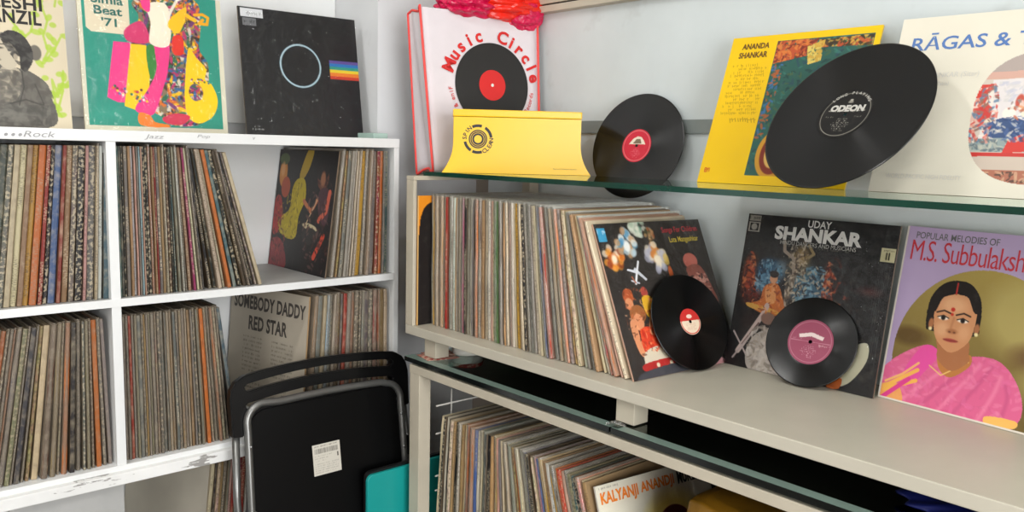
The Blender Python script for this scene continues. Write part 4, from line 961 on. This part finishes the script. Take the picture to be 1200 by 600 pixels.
# ------------------------------------------------------------------ yellow record washer
sp = thing('record_washer', mat=rectM(-.372, -.612, 1.4931, -.646, 0), label='bright yellow record washer box with flared base on the glass shelf', category='record cleaner')
Ls, Ds, Hs = .298, .10, .147
def wbody():
    bm = bmesh.new(); rings = []
    n = 14
    for i in range(n+1):
        z = Hs*.88*i/n; q = max(0, 1-z/(Hs*.5)); ex = .026*q**2.2
        rings.append([bm.verts.new(c) for c in ((-ex, 0, z), (Ls+ex, 0, z), (Ls+ex, Ds, z), (-ex, Ds, z))])
    for i in range(n):
        for k in range(4):
            f = bm.faces.new((rings[i][k], rings[i][(k+1) % 4], rings[i+1][(k+1) % 4], rings[i+1][k])); f.smooth = (k in (1, 3))
    bm.faces.new(rings[0][::-1]); bm.faces.new(rings[-1]); bmesh.ops.recalc_face_normals(bm, faces=bm.faces)
    return tomesh(bm)
link('trough', wbody(), M['yellow'], sp, world=False)
link('lid', box(-.0015, Ls+.0015, -.0015, Ds+.0015, Hs*.885, Hs, .0025), M['yellow'], sp, world=False, label='yellow lid')
bm = bmesh.new(); cx, cz = .057, .079
def annulus(bm, r0, r1, a0, a1, y):
    n = max(3, int((a1-a0)/6)); A = [[bm.verts.new((cx+q*math.cos(R(a0+(a1-a0)*i/n)), y, cz+q*math.sin(R(a0+(a1-a0)*i/n)))) for i in range(n+1)] for q in (r0, r1)]
    for i in range(n): bm.faces.new((A[0][i], A[0][i+1], A[1][i+1], A[1][i]))
for a0, a1_ in ((74, 116), (8, 58), (246, 288), (192, 238)): annulus(bm, .0275, .034, a0, a1_, -.0006)
annulus(bm, .009, .0215, 0, 360, -.0006)
link('printed_badge', tomesh(bm), M['ink'], sp, world=False, label='black ring badge')
for q in (.0135, .0175):
    bm = bmesh.new(); annulus(bm, q, q+.001, 0, 360, -.0009); link('badge_ring', tomesh(bm), M['yellow'], sp, world=False)
link('badge_lettering', arc_text('SPIN', cx, cz, .0265, 184, 122, .0095, -.0006, bold=.02), M['ink'], sp, world=False)
link('badge_lettering', arc_text('CLEAN', cx, cz, .0355, 292, 364, .0095, -.0006, inside=True, bold=.02), M['ink'], sp, world=False)
link('small_print', flat_text('Record Washer System', .235, .012, .055, .003, -.0008), M['ink'], sp, world=False)

# ------------------------------------------------------------------ shopping bag
BW, BD, BH = .305, .105, .40
ba = R(-13)
bg = thing('shopping_bag', mat=rectM(-.338, -.487, 1.4931, ba, R(6.0)), label='white shopping bag printed with a black record and red lettering in the corner', category='bag')
def bagp(u, v, side):
    """side 0 front, 1 right, 2 back, 3 left; u along, v up -> local point; slightly crumpled"""
    tw = .022*v      # opens wider at the top
    x0, x1 = -tw, BW+tw*.2
    dd = BD*(1-.25*v)
    P = ((x0+(x1-x0)*u, 0), (x1, dd*u), (x1-(x1-x0)*u, dd), (x0, dd*(1-u)))[side]
    k = math.sin(PI*u)*.006
    wv = math.sin(9*u+5*v+side*2)*.0035*math.sin(PI*u)*(1 if side in (1, 3, 2) else .25)
    off = ((0, -1), (1, 0), (0, 1), (-1, 0))[side]
    x, y = P; s_ = wv-(k if side in (1, 3) else 0)
    x += off[0]*s_; y += off[1]*s_
    y -= (side == 0)*.0
    z = BH*v + (.004*math.sin(u*7) if v > .98 and side != 0 else 0)
    lift = .010*(math.sin(PI*u)**2)*(1-v)**6 if side == 3 else 0
    return (x, y, z+lift)
bm = bmesh.new(); nu, nv = 14, 22; loops = []
for j in range(nv+1):
    lp = []
    for sd in range(4):
        for i in range(nu): lp.append(bm.verts.new(bagp(i/nu, j/nv, sd)))
    loops.append(lp)
NL = len(loops[0])
for j in range(nv):
    for k in range(NL):
        f = bm.faces.new((loops[j][k], loops[j][(k+1) % NL], loops[j+1][(k+1) % NL], loops[j+1][k])); f.smooth = True
bm.faces.new(loops[0][::-1]); bmesh.ops.recalc_face_normals(bm, faces=bm.faces)
link('fabric_body', tomesh(bm), M['fabric'], bg, world=False)
def pipe(pts, nm='red_piping', r=.0032):
    bm = bmesh.new(); tube(bm, pts, r, 8); link(nm, tomesh(bm), M['redpipe'], bg, world=False)
for sd in (0, 1, 2, 3): pipe([Vector(bagp(0, j/nv, sd)) for j in range(nv+1)])
for sd in (3,): pipe([Vector(bagp(i/nu, 1, sd)) for i in range(nu+1)])
pipe([Vector(bagp(i/nu, 0, 3)) for i in range(nu+1)])
# print: black record, red label, lettering
rx, rz, rr_ = .170, .219, .104
def printed(name, r, mat, y, ell=1.03, r0=0):
    bm = bmesh.new(); n = 72
    o = [bm.verts.new((rx+r*math.cos(2*PI*k/n), y, rz+r*ell*math.sin(2*PI*k/n))) for k in range(n)]
    bm.faces.new(o); bm.normal_update()
    link(name, tomesh(bm), mat, bg, world=False)
printed('printed_record', rr_, M['ink'], -.0022); printed('printed_record_label', .0375, M['redink'], -.0026); printed('printed_spindle_hole', .004, M['paper'], -.0030)
link('printed_lettering', arc_text('Music', rx, rz, .112, 166, 100, .031, -.0022, bold=.03), M['redink'], bg, world=False)
link('printed_lettering', arc_text('Circle', rx, rz, .112, 81, 5, .031, -.0022, bold=.03), M['redink'], bg, world=False)
link('printed_lettering', arc_text('Fine & Rare', rx, rz, .112, 184, 232, .011, -.0022, bold=.01), M['redink'], bg, world=False)
link('printed_lettering', arc_text('Records', rx, rz, .120, -34, -6, .011, -.0022, inside=True, bold=.01), M['redink'], bg, world=False)
# crumpled poly bags stuffed into its top
def crumple(name, c, r, mat, seed, label):
    bm = bmesh.new(); bmesh.ops.create_icosphere(bm, subdivisions=5, radius=1)
    rs = np.random.RandomState(seed); ws = [(rs.randn(3)*3.2, rs.rand()*6, .10) for _ in range(8)]+[(rs.randn(3)*6, rs.rand()*6, .03) for _ in range(6)]
    for v in bm.verts:
        k = 1+sum(a*abs(math.sin(v.co.dot(Vector(w))+p_)) for w, p_, a in ws)-.25; v.co = Vector((v.co.x*r[0], v.co.y*r[1], v.co.z*r[2]))*k
    me = tomesh(bm); me.transform(rectM(-.338, -.487, 1.4931, ba, R(6.0)) @ Matrix.Translation(c)); link(name, me, mat, label=label, category='bag')
crumple('poly_bag', (.272, .014, .408), (.042, .030, .032), M['pinkbag'], 3, 'crumpled deep pink plastic bag stuffed in the right of the shopping bag')
crumple('poly_bag', (.215, .022, .428), (.085, .045, .034), M['redbag'], 5, 'crumpled bright red plastic bag stuffed in the top of the shopping bag')
crumple('poly_bag', (.115, .015, .418), (.060, .040, .024), M['pinkbag'], 8, 'crumpled pink plastic bag stuffed in the left of the shopping bag')
# slivers lying at the right end of the record shelf top
link('card_stack', box(-.438, -.40, -.20, -.05, 1.5703, 1.583, .001), M['cream'], label='small stack of cream cards beside black cover on the white shelf', category='card')
link('green_box', box(-.392, -.348, -.30, -.20, 1.5703, 1.584, .002), plain('pale_green_card', (.66, .76, .72), .5), label='small pale green box at the right end of the shelf top', category='box')

# ------------------------------------------------------------------ folding chair
Lc = R(9); chM = Matrix(((1, 0, 0, -.66), (0, math.cos(Lc), math.sin(Lc), -.39-math.tan(Lc)*.9), (0, -math.sin(Lc), math.cos(Lc), FLOOR), (0, 0, 0, 1)))
chM = Matrix.Translation((-.66, -.39-math.tan(Lc)*.9, FLOOR)) @ Matrix.Rotation(-Lc, 4, 'X')
ch = thing('folding_chair', mat=chM, label='folded black chair with grey tube frame leaning against the record shelf', category='chair')
def bow(x): return -.35*((x-.062)**2)      # gentle curve of the top edge
def arch(x0, x1, z, n=14): return [(x0+(x1-x0)*i/n, z+bow(x0+(x1-x0)*i/n)) for i in range(n+1)]
def hole(x0, x1, z, h):
    q = arch(x0+h/2, x1-h/2, z); up_ = [(x, zz+h/2) for x, zz in q]; dn = [(x, zz-h/2) for x, zz in q]
    return dn+[(x1, q[-1][1])]+up_[::-1]+[(x0, q[0][1])]
tr = arch(-.130, .262, .884)
out = [(-.172, .737), (-.146, .734), (-.143, .752), (.272, .752), (.275, .728), (.298, .728), (.303, .815)] + [(.303-.042*(1-math.cos(R(a))), .815+.052*math.sin(R(a))) for a in (25, 50, 75)] + tr[::-1] + [(-.172+.045*(1-math.cos(R(a))), .822+.048*math.sin(R(a))) for a in (75, 50, 25)] + [(-.172, .82)]
bm = prism(out, -.010, .012, [hole(-.138, .258, .855, .017), hole(-.138, .255, .813, .015)])
bmesh.ops.bevel(bm, geom=[e for e in bm.edges if len(e.link_faces) == 2 and e.calc_face_angle(0) > 1.0], offset=.0025, segments=2, affect='EDGES')
link('backrest', tomesh(bm), M['black'], ch, world=False)
def arc2(cx, cz, r, a0, a1, y, n=8): return [(cx+r*math.cos(R(a0+(a1-a0)*i/n)), y, cz+r*math.sin(R(a0+(a1-a0)*i/n))) for i in range(n+1)]
bm = bmesh.new(); tube(bm, [(-.170, .004, 0), (-.1695, .004, .60), (-.160, .003, .745)], .0085, 12); link('rear_leg', tomesh(bm), M['tube'], ch, world=False)
bm = bmesh.new(); tube(bm, [(.292, .004, 0), (.292, .004, .60), (.287, .003, .745)], .0085, 12); link('rear_leg', tomesh(bm), M['tube'], ch, world=False)
bm = bmesh.new()
up_pts = [(-.150, -.016, .03), (-.147, -.016, .55), (-.140, -.016, .745)] + arc2(-.098, .762, .042, 180, 95, -.016) + [(x, -.016, .803+bow(x)*.55) for x in (-.06, 0, .06, .12, .18, .215)] + arc2(.226, .752, .042, 85, 0, -.016) + [(.266, -.016, .55), (.268, -.016, .03)]
tube(bm, up_pts, .0088, 12); link('front_frame', tomesh(bm), M['tube'], ch, world=False)
seat = rrect(-.138, .257, .33, .793, [.02, .02, .045, .045])
bm = prism([(x, z+bow(x)*.5) for x, z in seat], -.016, .000); link('seat', tomesh(bm), M['blackseat'], ch, world=False)
bm = bmesh.new(); tube(bm, [(-.147, -.010, .36), (.266, -.010, .36)], .007, 10); tube(bm, [(-.170, .004, .14), (.292, .004, .14)], .007, 10); link('crossbar', tomesh(bm), M['tube'], ch, world=False)
for x, z in ((-.139, .712), (.262, .712), (.262, .628), (-.141, .565)):
    bm = bmesh.new(); bmesh.ops.create_icosphere(bm, subdivisions=2, radius=.0032); me = tomesh(bm, True); me.transform(Matrix.Translation((x, -.0245, z))); link('rivet', me, M['screw'], ch, world=False)
bm = bmesh.new(); bx(bm, .274, .288, -.012, .006, .60, .650, .002); link('hinge', tomesh(bm), M['black'], ch, world=False)
for x in (-.170, .292):
    bm = bmesh.new(); bx(bm, x-.011, x+.011, -.007, .015, .001, .03, .004); link('foot_cap', tomesh(bm), M['black'], ch, world=False)
cv = Cv(130, h_('c9c4b8'), aspect=1.0, seed=5); cv.words(.08, .92, .07, .06, h_('55504a'), 1)
u = .07
while u < .92:
    w = .012+.02*cv.rs.rand(); cv.rect(u, u+w*.6, .14, .31, h_('4a4640'), .85); u += w+.008*cv.rs.rand()
for k, (a, b) in enumerate(((.38, .7), (.46, .55), (.54, .45), (.64, .9), (.71, .9), (.78, .9), (.85, .9), (.92, .8))): cv.words(.08, b, a, .045, h_('7c766c'), k)
cv.rect(.88, .93, .36, .50, h_('4a4640'))
me = grid_art(cv, .073, .073, y=-.0168); me.transform(Matrix.Translation((.012, 0, .608)))
link('barcode_sticker', me, M['art'], ch, world=False, label='white barcode sticker')

# ------------------------------------------------------------------ teal board
tl = thing('teal_case', (-.43, -.51, FLOOR), label='flat teal plastic case with black edging between chair and glass table', category='case')
o = rrect(-.537, -.06, FLOOR+.002, .764, [.01, .01, .012, .016]); bm = prism(o, -.510, -.500); bmesh.ops.bevel(bm, geom=[e for e in bm.edges if len(e.link_faces) == 2 and e.calc_face_angle(0) > 1.0], offset=.0012, segments=1, affect='EDGES')
link('teal_panel', tomesh(bm), M['teal'], tl)
o = rrect(-.535, -.058, FLOOR+.001, .769, [.01, .01, .012, .016]); link('black_panel', tomesh(prism(o, -.4995, -.488)), M['blackedge'], tl, label='black back half')

# ------------------------------------------------------------------ ceiling lamps
def lamp(x, y, sx, sy, power, label):
    t = thing('ceiling_light', (x, y, ZC-.06), label=label, category='lamp')
    link('housing', box(x-sx/2, x+sx/2, y-sy/2, y+sy/2, ZC-.045, ZC-.001, .004), M['white'], t)
    m = NT('lit_diffuser'); m.b.inputs['Emission Color'].default_value = (1, .985, .95, 1); m.b.inputs['Emission Strength'].default_value = 3; m.base((.9, .9, .9))
    link('diffuser', box(x-sx/2+.02, x+sx/2-.02, y-sy/2+.02, y+sy/2-.02, ZC-.056, ZC-.0455), m.m, t)
    l = bpy.data.lights.new('tube_light', 'AREA'); l.shape = 'RECTANGLE'; l.size = sx-.05; l.size_y = sy-.05; l.energy = power; l.color = (1, .985, .955)
    lo = bpy.data.objects.new('tube_light', l); C.objects.link(lo); lo.location = (x, y, ZC-.06)
lamp(-1.9, -.95, 1.0, .16, 12, 'ceiling light nearest the white record shelf')
lamp(-1.45, -2.45, 1.1, .20, 10, 'ceiling light behind the viewer')
lamp(-2.9, -2.3, .20, 1.1, 7, 'ceiling light near the far side wall')
def fill_window(n, x0, x1, y0, y1, z0, z1, axis, power):  # added unseen fill light, built like a framed window
    m = NT('daylight_pane'); m.b.inputs['Emission Color'].default_value = (.98, .99, 1, 1); m.b.inputs['Emission Strength'].default_value = 1.2; m.base((.8, .8, .8))
    wt = thing('window_%d' % n, ((x0+x1)/2, (y0+y1)/2, z0), kind=S)
    link('pane', box(x0, x1, y0, y1, z0, z1), m.m, wt)
    bm = bmesh.new(); e = .05
    if axis == 'y':
        for a in ((x0-e, x0), (x1, x1+e), ((x0+x1)/2-.02, (x0+x1)/2+.02)): bx(bm, a[0], a[1], y0, y1+.03, z0-e, z1+e)
        for a in ((z0-e, z0), (z1, z1+e)): bx(bm, x0, x1, y0, y1+.03, a[0], a[1])
    else:
        for a in ((y0-e, y0), (y1, y1+e), ((y0+y1)/2-.02, (y0+y1)/2+.02)): bx(bm, x0, x1+.03, a[0], a[1], z0-e, z1+e)
        for a in ((z0-e, z0), (z1, z1+e)): bx(bm, x0, x1+.03, y0, y1, a[0], a[1])
    link('frame', tomesh(bm), M['white'], wt)
    l = bpy.data.lights.new('window_daylight', 'AREA'); l.shape = 'RECTANGLE'; l.energy = power; l.color = (.98, .99, 1)
    lo = bpy.data.objects.new('window_daylight', l); C.objects.link(lo)
    l.size = (x1-x0) if axis == 'y' else (y1-y0); l.size_y = z1-z0
    if axis == 'y': lo.location = ((x0+x1)/2, y1+.05, (z0+z1)/2); lo.rotation_euler = (PI/2, 0, 0)
    else: lo.location = (x1+.05, (y0+y1)/2, (z0+z1)/2); lo.rotation_euler = (PI/2, 0, -PI/2)
fill_window(1, -2.4, -.7, Y0, Y0+.01, .7, 2.4, 'y', 80)
fill_window(2, X0, X0+.01, -3.3, -1.7, 1.0, 2.4, 'x', 12)
w = bpy.data.worlds.new('World'); bpy.context.scene.world = w; w.use_nodes = True
w.node_tree.nodes['Background'].inputs[0].default_value = (1, 1, 1, 1); w.node_tree.nodes['Background'].inputs[1].default_value = .3
sc = bpy.context.scene; sc.view_settings.view_transform = 'Standard'; sc.view_settings.look = 'None'; sc.view_settings.gamma = 1; sc.view_settings.exposure = 0.1
sc.view_settings.use_curve_mapping = False
sc.cycles.max_bounces = 12; sc.cycles.transparent_max_bounces = 48; sc.cycles.diffuse_bounces = 5

# floor to z = 0
bpy.context.view_layer.update()
for o in list(C.objects):
    if o.parent is None: o.matrix_world = Matrix.Translation((0, 0, -FLOOR)) @ o.matrix_world
